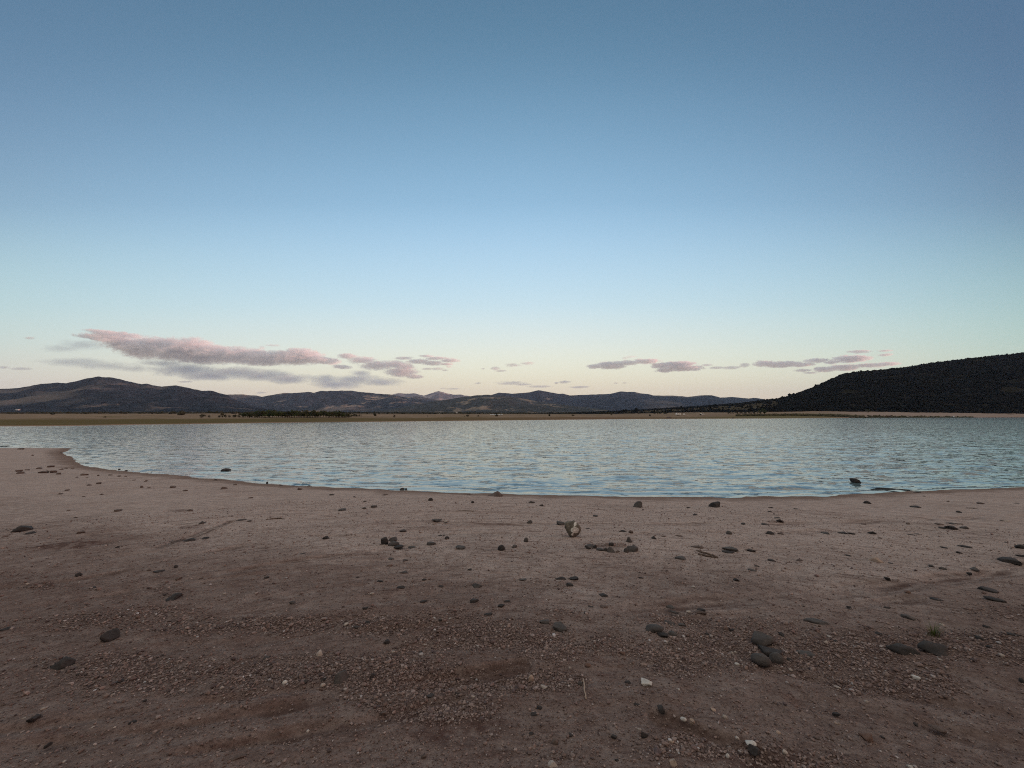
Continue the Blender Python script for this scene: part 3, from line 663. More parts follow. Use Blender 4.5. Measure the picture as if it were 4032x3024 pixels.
def stone_shape(kind, n_cut=9, hi=False, seed=None):
    g = np.random.default_rng(seed if seed is not None else srng.integers(1 << 30))
    v, f = ICO3 if hi else ICO2
    v = v.copy()
    if kind == 'slab':
        v[:, 2] = np.sign(v[:, 2]) * np.abs(v[:, 2]) ** .6
        r = 1 + .16 * np.cos(2 * np.arctan2(v[:, 1], v[:, 0]) + g.uniform(0, 6)) + .12 * np.cos(3 * np.arctan2(v[:, 1], v[:, 0]) + g.uniform(0, 6))
        v[:, :2] *= r[:, None]
        cuts, lo, hi_ = 14, .42, .78
    elif kind == 'round': cuts, lo, hi_ = 4, .8, .95
    elif kind == 'tri': cuts, lo, hi_ = 9, .38, .75
    else: cuts, lo, hi_ = n_cut + 5, .36, .72
    for _ in range(cuts):
        n = g.normal(size=3); n[2] = n[2] * (.35 if kind == 'slab' else .8); n /= np.linalg.norm(n); t = g.uniform(lo, hi_)
        dd = v @ n
        v -= n[None] * np.maximum(0, dd - t)[:, None] * .98
    if kind == 'tri':
        pk = g.uniform(-.1, .35); v -= (v.max(0) + v.min(0)) / 2; v /= np.abs(v).max(0)
        v[:, 2] = np.where(v[:, 2] > -.3, (v[:, 2] + .3) * (1.15 - .85 * np.abs(v[:, 0] - pk)) - .3, v[:, 2])
    k = 2.2
    v *= (1 + .09 * perlin(v[:, 0] * k + 9, v[:, 1] * k + v[:, 2] * 1.7 * k, int(g.integers(999))))[:, None]
    v *= (1 + .03 * perlin(v[:, 0] * 7 + 9, v[:, 1] * 7 + v[:, 2] * 6, int(g.integers(999))))[:, None]
    v -= (v.max(0) + v.min(0)) / 2
    v /= np.abs(v).max(0)
    return v, f
def stone(reg, zx, zy, zw, zh, kind='angular', tone='grey', label=None, group=None, name='stone', water_=False, sink=.34, rotz=None, cat='stone'):
    (ox, oy), sc = reg
    px, py, wp, hp = ox + zx * sc, oy + zy * sc, zw * sc, zh * sc
    P0 = on_plane(px, py) if water_ else on_ground(px, py)
    Yd = P0[1]
    dist = math.hypot(P0[0], P0[1]); phi = math.atan2(CAM.z - P0[2], dist)
    wfac = 1.0 / math.sqrt(1 + (P0[0] / Yd) ** 2)         # wide-angle stretch towards the frame edge
    W = wp / FPX * Yd * (wfac + (1 - wfac) * .35); Hv = hp / FPX * Yd
    D = min(.8 * W, .75 * Hv / max(math.sin(phi), .02))
    H = max((Hv - D * math.sin(phi) * .8) / math.cos(phi), .2 * min(W, D) if kind == 'slab' else .38 * min(W, D))
    v, f = stone_shape(kind, hi=(wp > 24 or hp > 20))
    sz = np.array([W / 2, D / 2, H / (2 - 2 * sink)])
    a = srng.uniform(-.25, .25) if rotz is None else rotz
    az0 = math.atan2(P0[0], P0[1])
    v = v * sz
    ca, sa = math.cos(a), math.sin(a)
    v = np.stack([v[:, 0] * ca - v[:, 1] * sa, v[:, 0] * sa + v[:, 1] * ca, v[:, 2]], -1)
    v[:, 2] += sz[2] * (1 - 2 * sink)
    o = mesh_np(name, v, f, SM[tone])
    ux, uy = P0[0] / dist, P0[1] / dist
    cx, cyy = P0[0] + ux * D * .5, P0[1] + uy * D * .5
    gz_ = -.02 if water_ else float(ground_z(np.array([cx]), np.array([cyy]))[0])
    o.location = (cx, cyy, gz_); o.rotation_euler.z = -az0
    tag(o, label, cat, group)
    return o
K = 1008 / 2212
R1 = ((0, 1700), K); R2 = ((1008, 1700), K); R3 = ((2016, 1700), K); R4 = ((3024, 1700), K)
R5 = ((0, 2300), K); R6 = ((1008, 2300), K); R7 = ((2016, 2300), K); R8 = ((3024, 2300), K)

ORD = 'first second third fourth fifth sixth seventh eighth ninth tenth eleventh twelfth thirteenth fourteenth fifteenth sixteenth seventeenth eighteenth nineteenth twentieth'.split() + ['twenty-' + w_ for w_ in 'first second third fourth fifth sixth seventh eighth ninth'.split()] + ['thirtieth', 'thirty-first', 'thirty-second', 'thirty-third']
def many(reg, label, group, lst, kind='angular', tone='grey', **kw):
    order = {id(it): r for r, it in enumerate(sorted(lst, key=lambda q: q[0]))}
    for i, it in enumerate(lst):
        k = it[4] if len(it) > 4 else kind; t = it[5] if len(it) > 5 else tone
        look = {'slab': 'flat', 'round': 'rounded', 'angular': 'chunky', 'tri': 'peaked'}[k] + ' ' + {'grey': 'grey', 'dark': 'dark', 'brown': 'brown', 'red': 'reddish', 'pale': 'pale', 'white': 'white', 'tan': 'tan'}.get(t, t)
        n = order[id(it)]; pos_ = 'leftmost' if n == 0 else ('rightmost' if n == len(lst) - 1 else ORD[n] + ' from the left')
        stone(reg, *it[:4], kind=k, tone=t, label=f'{look} {group.split()[0][:-1]}, {pos_} among the {group}', group=group, **kw)

# --- named stones: (region, x, y, w, h, kind, tone, label)
NAMED = [
 (R3, 1083, 656, 86, 60, 'angular', 'grey', 'grey blocky stone with peaked top near the waterline, left of a dark lumpy one'),
 (R3, 1748, 656, 102, 54, 'angular', 'dark', 'dark lumpy two-humped stone near the waterline, right of the grey blocky one'),
 (R2, 2068, 561, 140, 46, 'tri', 'brown', 'brown tent-shaped stone right at the water edge near the middle'),
 (R3, 425, 810, 80, 28, 'angular', 'grey', 'elongated grey stone lying just behind and left of the white-splashed boulder'),
 (R3, 122, 955, 38, 42, 'round', 'grey', 'upright rounded grey stone left of the white-splashed boulder'),
 (R3, 1012, 958, 60, 50, 'tri', 'grey', 'pointed grey stone standing behind the small slabs right of the boulder'),
 (R3, 1225, 928, 50, 30, 'tri', 'dark', 'dark wedge stone alone to the right of the pointed grey stone'),
 (R3, 1028, 880, 40, 22, 'round', 'brown', 'small brownish round stone behind the pointed grey stone'),
 (R3, 670, 1018, 86, 40, 'angular', 'grey', 'grey stone at the left end of the broken row below the boulder'),
 (R3, 716, 1010, 34, 36, 'angular', 'dark', 'small black stone leaning on the left end of the broken row'),
 (R3, 762, 1030, 72, 26, 'slab', 'grey', 'low curved grey slab in the middle of the broken row'),
 (R3, 858, 990, 46, 34, 'angular', 'dark', 'dark stone behind the broken row, with pale gritty sand beneath'),
 (R3, 808, 1032, 32, 34, 'angular', 'grey', 'small block in the broken row left of its biggest wedge'),
 (R3, 850, 1048, 78, 56, 'tri', 'grey', 'biggest grey wedge at the right end of the broken row'),
 (R3, 988, 1046, 42, 42, 'round', 'grey', 'rounded grey stone beside the leaning slab, right of the broken row'),
 (R3, 1045, 1041, 98, 52, 'slab', 'grey', 'flat grey slab tapering to the right, right of the broken row'),
 (R3, 1062, 1008, 44, 36, 'angular', 'grey', 'rough stone propped behind the tapering flat slab'),
 (R3, 1455, 1106, 96, 34, 'slab', 'grey', 'flat grey stone alone below the weathered driftwood'),
 (R3, 1882, 1032, 134, 42, 'slab', 'grey', 'wide grey slab right of the driftwood, upper of a stacked pair'),
 (R3, 1868, 1050, 104, 18, 'slab', 'dark', 'thin slab right of the driftwood, lower of the pair'),
 (R3, 2066, 1040, 84, 28, 'angular', 'grey', 'small grey stone to the right of the paired slabs'),
 (R3, 1600, 1006, 104, 20, 'slab', 'brown', 'half-buried brown slab just behind the driftwood'),
 (R3, 1877, 888, 52, 34, 'round', 'grey', 'round grey stone with a sand tail, left in the row of dark stones'),
 (R2, 1110, 978, 66, 68, 'angular', 'dark', 'tall dark stone, left of the clustered trio on the middle beach'),
 (R2, 1182, 950, 74, 40, 'angular', 'grey', 'rear stone of the clustered trio on the middle beach'),
 (R2, 1190, 990, 96, 46, 'round', 'grey', 'front rounded stone of the clustered trio on the middle beach'),
 (R2, 1232, 1021, 88, 26, 'slab', 'dark', 'dark thin slab just in front of the clustered trio'),
 (R2, 1355, 1006, 82, 18, 'slab', 'grey', 'long thin grey slab right of the slab fronting the trio'),
 (R2, 1523, 982, 94, 36, 'slab', 'grey', 'smooth grey lozenge stone midway between the trio and the boulder'),
 (R2, 1650, 931, 42, 26, 'round', 'dark', 'small dark oval stone up and right of the grey lozenge stone'),
 (R2, 1768, 1019, 88, 34, 'slab', 'grey', 'low grey stone half sunk right of the lozenge stone'),
 (R2, 2120, 1030, 62, 52, 'round', 'dark', 'chunky dark round stone left of the white-splashed boulder'),
 (R2, 605, 930, 64, 34, 'angular', 'dark', 'single dark stone left of the clustered trio'),
 (R2, 1508, 598, 42, 30, 'round', 'dark', 'dark round stone on the wet sand left of the tent-shaped stone'),
 (R2, 1872, 618, 27, 22, 'round', 'dark', 'tiny dark round stone below left of the tent-shaped stone'),
 (R2, 1018, 657, 54, 26, 'slab', 'grey', 'grey stone in the middle sand, upper of a loose line of three'),
 (R2, 935, 668, 42, 15, 'slab', 'grey', 'small grey stone between two flat ones on the middle sand'),
 (R2, 745, 686, 84, 20, 'slab', 'grey', 'broad flat pale grey stone at the left of the line of three'),
 (R2, 380, 503, 40, 24, 'angular', 'brown', 'brown lump on the sand beneath the left water edge'),
 (R2, 1565, 786, 84, 18, 'slab', 'grey', 'thin grey slab tilted among white chips on the middle sand'),
 (R2, 1645, 794, 46, 16, 'angular', 'pale', 'pale chip at the right of the tilted thin slab'),
 (R2, 1540, 804, 40, 9, 'angular', 'pale', 'flat pale chip in front of the tilted thin slab'),
 (R2, 1268, 868, 62, 16, 'angular', 'spot', 'small speckled stone with a white fleck, above the trio'),
 (R2, 1155, 1166, 42, 16, 'angular', 'red', 'small reddish stone in the fine gravel below the trio'),
 (R2, 1280, 1226, 74, 20, 'slab', 'grey', 'sunken bluish slab in the fine gravel below the trio'),
 (R2, 1842, 1202, 42, 18, 'angular', 'dark', 'dark nugget alone in the fine gravel, centre of the beach'),
 (R1, 1625, 950, 116, 28, 'slab', 'dark', 'long dark flat stone on the left beach, bigger of a pair'),
 (R1, 1772, 929, 66, 20, 'slab', 'dark', 'dark flat stone on the left beach, smaller of the pair'),
 (R1, 1745, 798, 72, 30, 'tri', 'grey', 'small peaked grey stone at the end of a dark rut on the left'),
 (R1, 2090, 770, 74, 20, 'slab', 'grey', 'grey flat stone right of the peaked one, left beach'),
 (R1, 2150, 779, 46, 15, 'slab', 'grey', 'smaller flat stone touching the grey flat one, left beach'),
 (R1, 1015, 1005, 36, 18, 'angular', 'dark', 'small black stone alone under the long dark rut on the left'),
 (R1, 1520, 1178, 34, 28, 'round', 'dark', 'small round dark stone on the rough sand, lower left beach'),
 (R1, 1370, 1218, 94, 26, 'slab', 'dark', 'flat ragged dark stone left of the small round dark one'),
 (R1, 680, 1252, 54, 36, 'angular', 'dark', 'dark stone at the upper end of a rut on the lower left'),
 (R1, 180, 866, 174, 30, 'angular', 'dark', 'ragged dark stone slab at far left, rear of two'),
 (R1, 255, 887, 104, 17, 'slab', 'dark', 'thin dark slab at far left, in front of the ragged one'),
 (R4, 25, 890, 64, 32, 'angular', 'dark', 'dark stone starting the line of stones on the right beach'),
 (R4, 112, 888, 58, 18, 'slab', 'brown', 'low brown stone second in the line on the right beach'),
 (R4, 493, 885, 70, 14, 'slab', 'grey', 'flat grey plate third in the line on the right beach'),
 (R4, 645, 884, 78, 20, 'slab', 'dark', 'dark stone in the line on the right beach, left of a touching pair'),
 (R4, 720, 888, 64, 20, 'slab', 'dark', 'dark stone in the line on the right beach, right of a touching pair'),
 (R4, 900, 885, 76, 28, 'tri', 'dark', 'black humped stone ending the line on the right beach'),
 (R4, 1238, 893, 62, 15, 'slab', 'dark', 'dark sliver left of two, right beach'),
 (R4, 1282, 886, 52, 10, 'slab', 'dark', 'dark sliver right of two, right beach'),
 (R4, 1583, 848, 102, 34, 'angular', 'dark', 'biggest dark stone of the loose ring on the right beach'),
 (R4, 1508, 838, 62, 14, 'slab', 'dark', 'small dark slab touching the biggest stone of the ring'),
 (R4, 1695, 838, 76, 28, 'angular', 'spot', 'grey stone with a white patch in the loose ring, right beach'),
 (R4, 1478, 808, 88, 19, 'slab', 'brown', 'flat brown stone at the rear left of the loose ring'),
 (R4, 1576, 796, 72, 14, 'slab', 'grey', 'flat grey stone at the back of the loose ring'),
 (R4, 1652, 803, 64, 14, 'slab', 'brown', 'flat brown stone at the rear right of the loose ring'),
 (R4, 102, 788, 64, 24, 'tri', 'dark', 'dark peaked stone on pale sand below the lake boulder'),
 (R4, 78, 748, 54, 16, 'slab', 'grey', 'grey flat stone just behind the dark peaked one'),
 (R4, 858, 622, 64, 28, 'angular', 'dark', 'knobbly dark stone on the sand in front of the lake boulder'),
 (R4, 1275, 656, 94, 12, 'slab', 'dark', 'long thin dark stone flush with the sand near the right shore'),
 (R4, 1650, 700, 46, 18, 'angular', 'dark', 'small black stone on bare sand, far right beach'),
 (R4, 1212, 802, 38, 18, 'angular', 'brown', 'little brown stone on bare sand, right beach'),
 (R4, 2045, 775, 74, 13, 'slab', 'pale', 'pale flat stone at the far right of the sand'),
 (R4, 2082, 1139, 200, 50, 'slab', 'dark', 'large dark slab lying flat at the right edge of the beach'),
 (R4, 2188, 1082, 80, 26, 'angular', 'dark', 'dark stone cut by the right frame edge, front of two'),
 (R4, 2185, 1012, 90, 40, 'angular', 'dark', 'dark stone cut by the right frame edge, rear of two'),
 (R4, 1655, 1053, 54, 20, 'angular', 'dark', 'black pebble left of the stones at the right edge'),
 (R4, 1700, 1001, 116, 15, 'slab', 'dark', 'thin dark strip of stone on the right sand'),
 (R4, 1518, 1006, 62, 14, 'slab', 'dark', 'small flat stone left of the thin dark strip'),
 (R4, 688, 1075, 54, 14, 'slab', 'dark', 'dark sliver in smooth sand on the right, below the line'),
 (R4, 270, 1119, 60, 16, 'slab', 'brown', 'brown sliver in smooth sand, left of the buried stone'),
 (R4, 925, 1126, 136, 34, 'tri', 'tan', 'sand-coloured buried stone showing its back, right beach'),
 (R4, 1780, 1206, 86, 28, 'angular', 'grey', 'half-buried grey stone below the thin dark strip'),
 (R4, 1410, 1171, 62, 24, 'slab', 'grey', 'left of two dull stones sunk in the right sand'),
 (R4, 1510, 1192, 64, 24, 'slab', 'grey', 'right of two dull stones sunk in the right sand'),
 (R5, 942, 500, 150, 98, 'angular', 'dark', 'black jagged stone in smooth sand at lower left, upright one'),
 (R5, 535, 735, 205, 104, 'tri', 'dark', 'black triangular stone with a drag mark at lower left'),
 (R5, 285, 1218, 105, 58, 'angular', 'dark', 'dark mound-shaped stone low at the far left'),
 (R5, 410, 1445, 62, 36, 'angular', 'dark', 'little black stone near the bottom left corner'),
 (R5, 1505, 145, 135, 44, 'angular', 'dark', 'rough dark stone in the upper gravel strip, left'),
 (R5, 1010, 862, 94, 22, 'slab', 'dark', 'thin dark slab in the left gravel below the jagged stone'),
 (R5, 40, 402, 94, 26, 'slab', 'dark', 'dark slab at the left frame edge'),
 (R5, 2060, 1516, 124, 30, 'slab', 'brown', 'brown slab at the bottom, left of the dark damp patch'),
 (R5, 380, 1086, 62, 26, 'slab', 'pale', 'pale flat chip in the lower left sand, larger one'),
 (R5, 205, 1166, 42, 14, 'slab', 'pale', 'pale flat chip in the lower left sand, smaller one'),
 (R6, 735, 866, 130, 94, 'slab', 'grey', 'smooth grey slab tilted in the coarse gravel, lower left of centre'),
 (R6, 545, 626, 54, 44, 'angular', 'pale', 'pale angular chip in the gravel above the tilted grey slab'),
 (R6, 1130, 526, 64, 38, 'angular', 'dark', 'dark stone at the edge of gravel and smooth sand, centre'),
 (R6, 1005, 822, 44, 44, 'angular', 'dark', 'black cube-like pebble right of the tilted grey slab'),
 (R6, 250, 866, 44, 34, 'round', 'white', 'white pebble in the gravel left of the tilted grey slab'),
 (R6, 578, 902, 44, 32, 'round', 'pale', 'pale pebble just below left of the tilted grey slab'),
 (R6, 780, 366, 54, 32, 'angular', 'pale', 'pale chip in the upper gravel strip, centre left'),
 (R6, 870, 392, 50, 24, 'slab', 'grey', 'grey pebble beside the pale chip in the upper gravel'),
 (R6, 1000, 93, 44, 22, 'angular', 'pale', 'pale stone chip in the topmost gravel strip'),
 (R6, 1888, 166, 74, 42, 'angular', 'dark', 'dark blue-grey stone in gritty sand, top of the centre gravel'),
 (R6, 1910, 37, 86, 42, 'slab', 'grey', 'grey slab in sand above the dark blue-grey stone'),
 (R6, 2010, 272, 74, 26, 'slab', 'dark', 'flat dark stone below the dark blue-grey one'),
 (R6, 1500, 988, 76, 32, 'angular', 'dark', 'dark stone in the gravel above the dark damp patch'),
 (R6, 1678, 299, 26, 9, 'slab', 'white', 'bright white sliver in the centre gravel'),
 (R6, 1540, 300, 24, 14, 'round', 'white', 'small white pebble left of the bright sliver'),
 (R7, 420, 415, 128, 70, 'slab', 'grey', 'rounded grey slab in gravel right below the beach centre'),
 (R7, 280, 347, 84, 42, 'slab', 'grey', 'smaller grey stone up left of the rounded grey slab'),
 (R7, 1235, 426, 155, 80, 'slab', 'grey', 'large tapered grey slab, rear of an overlapping trio in gravel'),
 (R7, 1298, 467, 104, 42, 'slab', 'dark', 'dark flat stone, front of the overlapping trio in gravel'),
 (R7, 1392, 450, 76, 46, 'round', 'grey', 'grey stone, right of the overlapping trio in gravel'),
 (R7, 1365, 358, 92, 38, 'slab', 'grey', 'grey oval stone above the overlapping trio'),
 (R7, 1470, 366, 62, 30, 'slab', 'grey', 'small grey stone right of the oval one above the trio'),
 (R7, 1370, 250, 74, 26, 'slab', 'grey', 'flat stone in sand higher above the trio, left one'),
 (R7, 1635, 242, 74, 24, 'slab', 'dark', 'dark flat stone above its brown neighbour, centre right'),
 (R7, 1635, 269, 92, 25, 'slab', 'brown', 'brown flat stone under its dark neighbour, centre right'),
 (R7, 790, 112, 84, 30, 'slab', 'dark', 'bluish dark stone alone on smooth sand, centre'),
 (R7, 500, 26, 64, 34, 'angular', 'dark', 'dark stone at the top of the smooth centre sand'),
 (R7, 680, 201, 44, 13, 'slab', 'dark', 'black sliver below the bluish dark stone'),
 (R7, 795, 206, 64, 22, 'slab', 'brown', 'brown stone below the bluish dark stone'),
 (R7, 952, 611, 54, 28, 'angular', 'red', 'rust-red stone in the gravel of the centre right'),
 (R7, 655, 721, 54, 38, 'round', 'red', 'dark red round pebble above the upright twig'),
 (R7, 165, 852, 44, 52, 'round', 'tan', 'tan egg-shaped pebble left of the upright twig'),
 (R7, 278, 912, 56, 32, 'angular', 'pale', 'pale pebble between the egg-shaped one and the twig'),
 (R7, 1165, 892, 94, 48, 'angular', 'white', 'off-white lumpy stone right of the upright twig'),
 (R7, 1290, 1166, 62, 50, 'angular', 'dark', 'black broken stone at the head of the bottom right furrow'),
 (R7, 1485, 1256, 52, 32, 'round', 'white', 'white round pebble on the bottom right furrow'),
 (R7, 1560, 1302, 44, 50, 'angular', 'tan', 'tan chip on the furrow after the white round pebble'),
 (R7, 1148, 1338, 64, 56, 'angular', 'dark', 'grey-black stone left of the bottom right furrow'),
 (R7, 880, 1347, 52, 40, 'angular', 'dark', 'dark stone in plain sand left of the grey-black one'),
 (R7, 2070, 1470, 90, 52, 'angular', 'white', 'white craggy stone near the bottom, right of the furrow'),
 (R7, 2092, 1524, 96, 60, 'angular', 'dark', 'black stone touching the white craggy one near the bottom'),
 (R7, 350, 1592, 95, 50, 'angular', 'pale', 'pale craggy stone cut by the bottom frame edge'),
 (R7, 1395, 1582, 76, 66, 'angular', 'tan', 'tan stone at the bottom edge left of the furrow pebbles'),
 (R7, 170, 1311, 42, 26, 'angular', 'dark', 'black chip in the bottom centre sand'),
 (R7, 235, 1086, 54, 32, 'angular', 'dark', 'dark lump above another in the bottom centre sand'),
 (R7, 200, 1141, 74, 30, 'slab', 'dark', 'dark flat lump under another in the bottom centre sand'),
 (R7, 372, 1392, 54, 44, 'round', 'brown', 'brownish stone in the bottom centre sand'),
 (R7, 1080, 1056, 54, 24, 'slab', 'dark', 'dark sliver between the off-white stone and the furrow'),
 (R8, 415, 346, 185, 44, 'slab', 'grey', 'long grey slab sunk in gravel on the right, behind the stack'),
 (R8, 1210, 302, 108, 38, 'slab', 'grey', 'grey slab in the upper right gravel left of the grass tuft'),
 (R8, 330, 627, 155, 42, 'slab', 'grey', 'thin grey slab in gravel right of the stacked stones'),
 (R8, 1165, 616, 260, 74, 'angular', 'porous', 'long dark rough rock in front of the grass tuft, left of two'),
 (R8, 1430, 616, 255, 112, 'angular', 'porous', 'big dark porous rock in front of the grass tuft, right of two'),
 (R8, 1280, 832, 74, 34, 'slab', 'white', 'bright white flat stone in the right foreground'),
 (R8, 590, 1157, 64, 32, 'slab', 'dark', 'small dark stone in smooth sand, left of the white flat one'),
 (R8, 850, 1362, 116, 88, 'angular', 'red', 'reddish brown cube-like stone in the bottom right sand'),
 (R8, 1280, 1257, 38, 26, 'angular', 'dark', 'black chip right of the reddish brown stone'),
 (R8, 1470, 1312, 130, 48, 'slab', 'brown', 'buried brown slab right of the black chip, bottom right'),
 (R8, 990, 1336, 44, 18, 'slab', 'dark', 'black sliver next to the reddish brown stone'),
 (R8, 1900, 66, 155, 38, 'slab', 'dark', 'long dark slab at the upper right of the gravel'),
 (R8, 1960, 152, 165, 32, 'slab', 'dark', 'rugged dark slab below the long one, upper right'),
 (R8, 1460, 142, 105, 22, 'slab', 'dark', 'low dark stone left of the rugged slab, upper right'),
 (R8, 1205, 82, 54, 26, 'angular', 'red', 'reddish stone standing in sand, upper right'),
 (R8, 1830, 482, 84, 32, 'slab', 'dark', 'dark stone in the right gravel, right of the grass tuft'),
 (R8, 2110, 447, 126, 28, 'slab', 'dark', 'dark slab near the right edge in gravel'),
 (R8, 1030, 212, 64, 18, 'slab', 'dark', 'small dark stone in the upper gravel, left of the grey slab'),
 (R8, 1225, 1590, 54, 30, 'angular', 'white', 'white chip cut by the bottom edge, right side'),
 (R8, 150, 1482, 44, 42, 'angular', 'pale', 'pale pebble in the bottom gravel, right of centre'),
 (R8, 600, 906, 54, 22, 'angular', 'pale', 'pale chip on smooth sand below the stacked stones'),
]
for reg, x, y, w_, h_, kind, tone, lab in NAMED:
    stone(reg, x, y, w_, h_, kind, tone, lab)
S0 = ((0, 0), 1.0)
stone(S0, 3008, 2552, 100, 54, 'slab', 'grey', 'thick pale grey slab with rusty underside, topmost of the right stack', sink=.1)
stone(S0, 3032, 2592, 92, 40, 'slab', 'dark', 'dark slab squeezed under the thick pale one, right stack', sink=.2)
stone(S0, 2998, 2634, 74, 50, 'round', 'grey', 'rounded grey stone front left of the right stack', sink=.2)
stone(S0, 3060, 2618, 54, 46, 'round', 'grey', 'rounded grey stone front right of the right stack', sink=.2)
# stones standing in the shallow water
stone(R4, 756, 445, 94, 50, 'slab', 'dark', 'dark flat-topped boulder standing in the lake near the right shore', name='boulder', water_=True, sink=.2, cat='boulder')
stone(R4, 1060, 497, 330, 10, 'slab', 'dark', 'long low dark bar just breaking the surface right of the lake boulder, rear of two', name='rock', water_=True, sink=.35, cat='rock')
stone(R4, 1010, 512, 230, 9, 'slab', 'dark', 'short low dark bar just breaking the surface right of the lake boulder, front of two', name='rock', water_=True, sink=.35, cat='rock')
stone(R1, 1952, 341, 86, 30, 'round', 'dark', 'dark domed rock rising from the lake off the left shore', name='boulder', water_=True, sink=.2, cat='boulder')
stone(R2, 1262, 501, 44, 24, 'round', 'dark', 'black stone in the shallows, larger of two touching lumps', water_=True)
stone(R2, 1296, 499, 22, 20, 'round', 'dark', 'black stone in the shallows, smaller of two touching lumps', water_=True)
stone(R1, 40, 127, 74, 8, 'slab', 'dark', 'flat dark stone awash at far left beyond the spit', water_=True)
many(R1, 'small dark stone awash along the curved left waterline', 'stones along the left waterline',
     [(525, 187, 24, 11), (628, 245, 16, 8), (755, 274, 38, 8), (878, 294, 24, 6), (1030, 328, 22, 14), (1090, 338, 26, 13), (1308, 352, 16, 9), (1560, 385, 16, 10), (1862, 426, 36, 22)], 'round', 'dark', water_=True, sink=.3)
many(R2, 'small dark stone on the waterline left of the beach centre', 'stones on the centre left waterline',
     [(95, 446, 18, 20), (215, 470, 34, 18), (458, 470, 34, 14), (478, 470, 18, 8)], 'round', 'dark', water_=True)
many(R1, 'small dark stone of the crowded patch on the left spit', 'stones crowded on the left spit',
     [(160, 345, 60, 13), (175, 363, 62, 13), (235, 333, 42, 11), (338, 322, 52, 15), (440, 308, 62, 15), (372, 359, 74, 19), (402, 355, 32, 22), (456, 355, 62, 22), (505, 369, 38, 16), (527, 329, 36, 13), (573, 319, 28, 9), (626, 321, 32, 9), (180, 154, 52, 8), (280, 208, 20, 11)], 'angular', 'brown')
many(R1, 'small stone scattered on the sand below the left waterline', 'stones scattered on the left sand',
     [(728, 378, 64, 13), (665, 396, 27, 9), (750, 400, 22, 7), (850, 382, 20, 11), (1030, 388, 28, 11), (1085, 390, 22, 9), (955, 378, 38, 6), (770, 465, 42, 13), (852, 453, 48, 15), (1260, 432, 32, 16), (1157, 422, 27, 8), (1225, 485, 27, 20), (1285, 488, 30, 9), (1495, 486, 48, 20), (1600, 514, 44, 9), (1935, 496, 64, 13), (2032, 462, 34, 8), (2165, 576, 40, 13), (875, 546, 35, 12), (520, 543, 54, 12), (724, 562, 28, 7), (580, 510, 40, 11), (592, 684, 32, 8), (1020, 690, 66, 9), (1640, 688, 52, 15), (652, 745, 32, 10), (42, 912, 50, 8), (700, 880, 74, 22), (1285, 1205, 34, 15), (1540, 1286, 64, 18), (1740, 1275, 44, 15)], 'angular', 'brown')
many(R2, 'small stone lying on the smooth sand left of centre', 'stones on the centre left sand',
     [(655, 550, 46, 15, 'slab', 'grey'), (850, 567, 28, 11), (1115, 549, 56, 8, 'slab', 'brown'), (940, 606, 30, 6), (1840, 548, 44, 12, 'slab', 'brown'), (1605, 901, 64, 10, 'slab', 'dark'), (400, 1057, 54, 9, 'slab', 'dark'), (1165, 1109, 46, 16, 'slab', 'grey'), (1290, 1119, 44, 20, 'angular', 'grey'), (1455, 1290, 38, 14), (1075, 1301, 60, 15), (90, 1269, 44, 20), (1600, 1156, 16, 11, 'angular', 'pale'), (880, 1262, 30, 10)], 'angular', 'dark')
many(R3, 'small stone lying on the smooth sand right of the boulder', 'stones on the centre right sand',
     [(152, 795, 46, 29, 'angular', 'grey'), (22, 1005, 52, 30, 'slab', 'grey'), (170, 618, 62, 25, 'slab', 'grey'), (258, 643, 42, 13), (1520, 660, 32, 10), (722, 735, 44, 15, 'slab', 'grey'), (1583, 724, 48, 10), (1998, 803, 42, 12), (2185, 806, 66, 15, 'slab', 'grey'), (955, 866, 66, 11), (655, 841, 38, 8, 'slab', 'grey'), (912, 1046, 42, 20, 'angular', 'brown'), (1440, 905, 64, 13, 'slab', 'brown'), (1312, 908, 44, 11, 'slab', 'brown'), (2205, 885, 24, 15), (140, 1049, 54, 14, 'slab', 'red'), (92, 1290, 64, 22, 'slab', 'grey'), (420, 1281, 94, 24), (530, 1286, 84, 26), (1940, 1293, 60, 30), (2075, 1206, 74, 19, 'slab', 'grey'), (2115, 1165, 44, 8), (1115, 1270, 44, 10)], 'angular', 'dark')
many(R4, 'small stone dotted over the bare right sand', 'stones dotted over the right sand',
     [(25, 658, 44, 8), (15, 692, 34, 11), (1555, 605, 25, 11, 'angular', 'brown'), (1840, 625, 66, 15, 'slab', 'brown'), (30, 1121, 64, 22), (1740, 1256, 44, 22), (1030, 1291, 54, 22), (1290, 526, 64, 13), (965, 925, 40, 14, 'angular', 'brown'), (1065, 992, 22, 9), (830, 805, 44, 10, 'slab', 'brown'), (2150, 620, 40, 8), (1060, 1140, 44, 8), (1350, 560, 26, 8), (240, 670, 40, 6), (2060, 960, 34, 12)], 'slab', 'dark')
many(R5, 'small chip in the lower left sand and gravel', 'chips in the lower left gravel',
     [(1145, 1206, 64, 22), (800, 42, 54, 18), (990, 1250, 32, 14, 'slab', 'pale'), (800, 1245, 34, 14, 'slab', 'pale'), (550, 1545, 40, 18, 'slab', 'pale'), (1050, 160, 40, 18, 'slab', 'brown'), (235, 14, 26, 12, 'angular', 'pale'), (1850, 665, 26, 16, 'round', 'pale'), (1915, 910, 34, 26, 'round', 'pale'), (1940, 90, 30, 16, 'round', 'pale'), (560, 375, 40, 16, 'angular', 'pale'), (1345, 258, 26, 10, 'slab', 'pale'), (680, 790, 40, 20), (1250, 1020, 34, 20), (970, 965, 40, 18, 'slab', 'pale')], 'angular', 'dark')
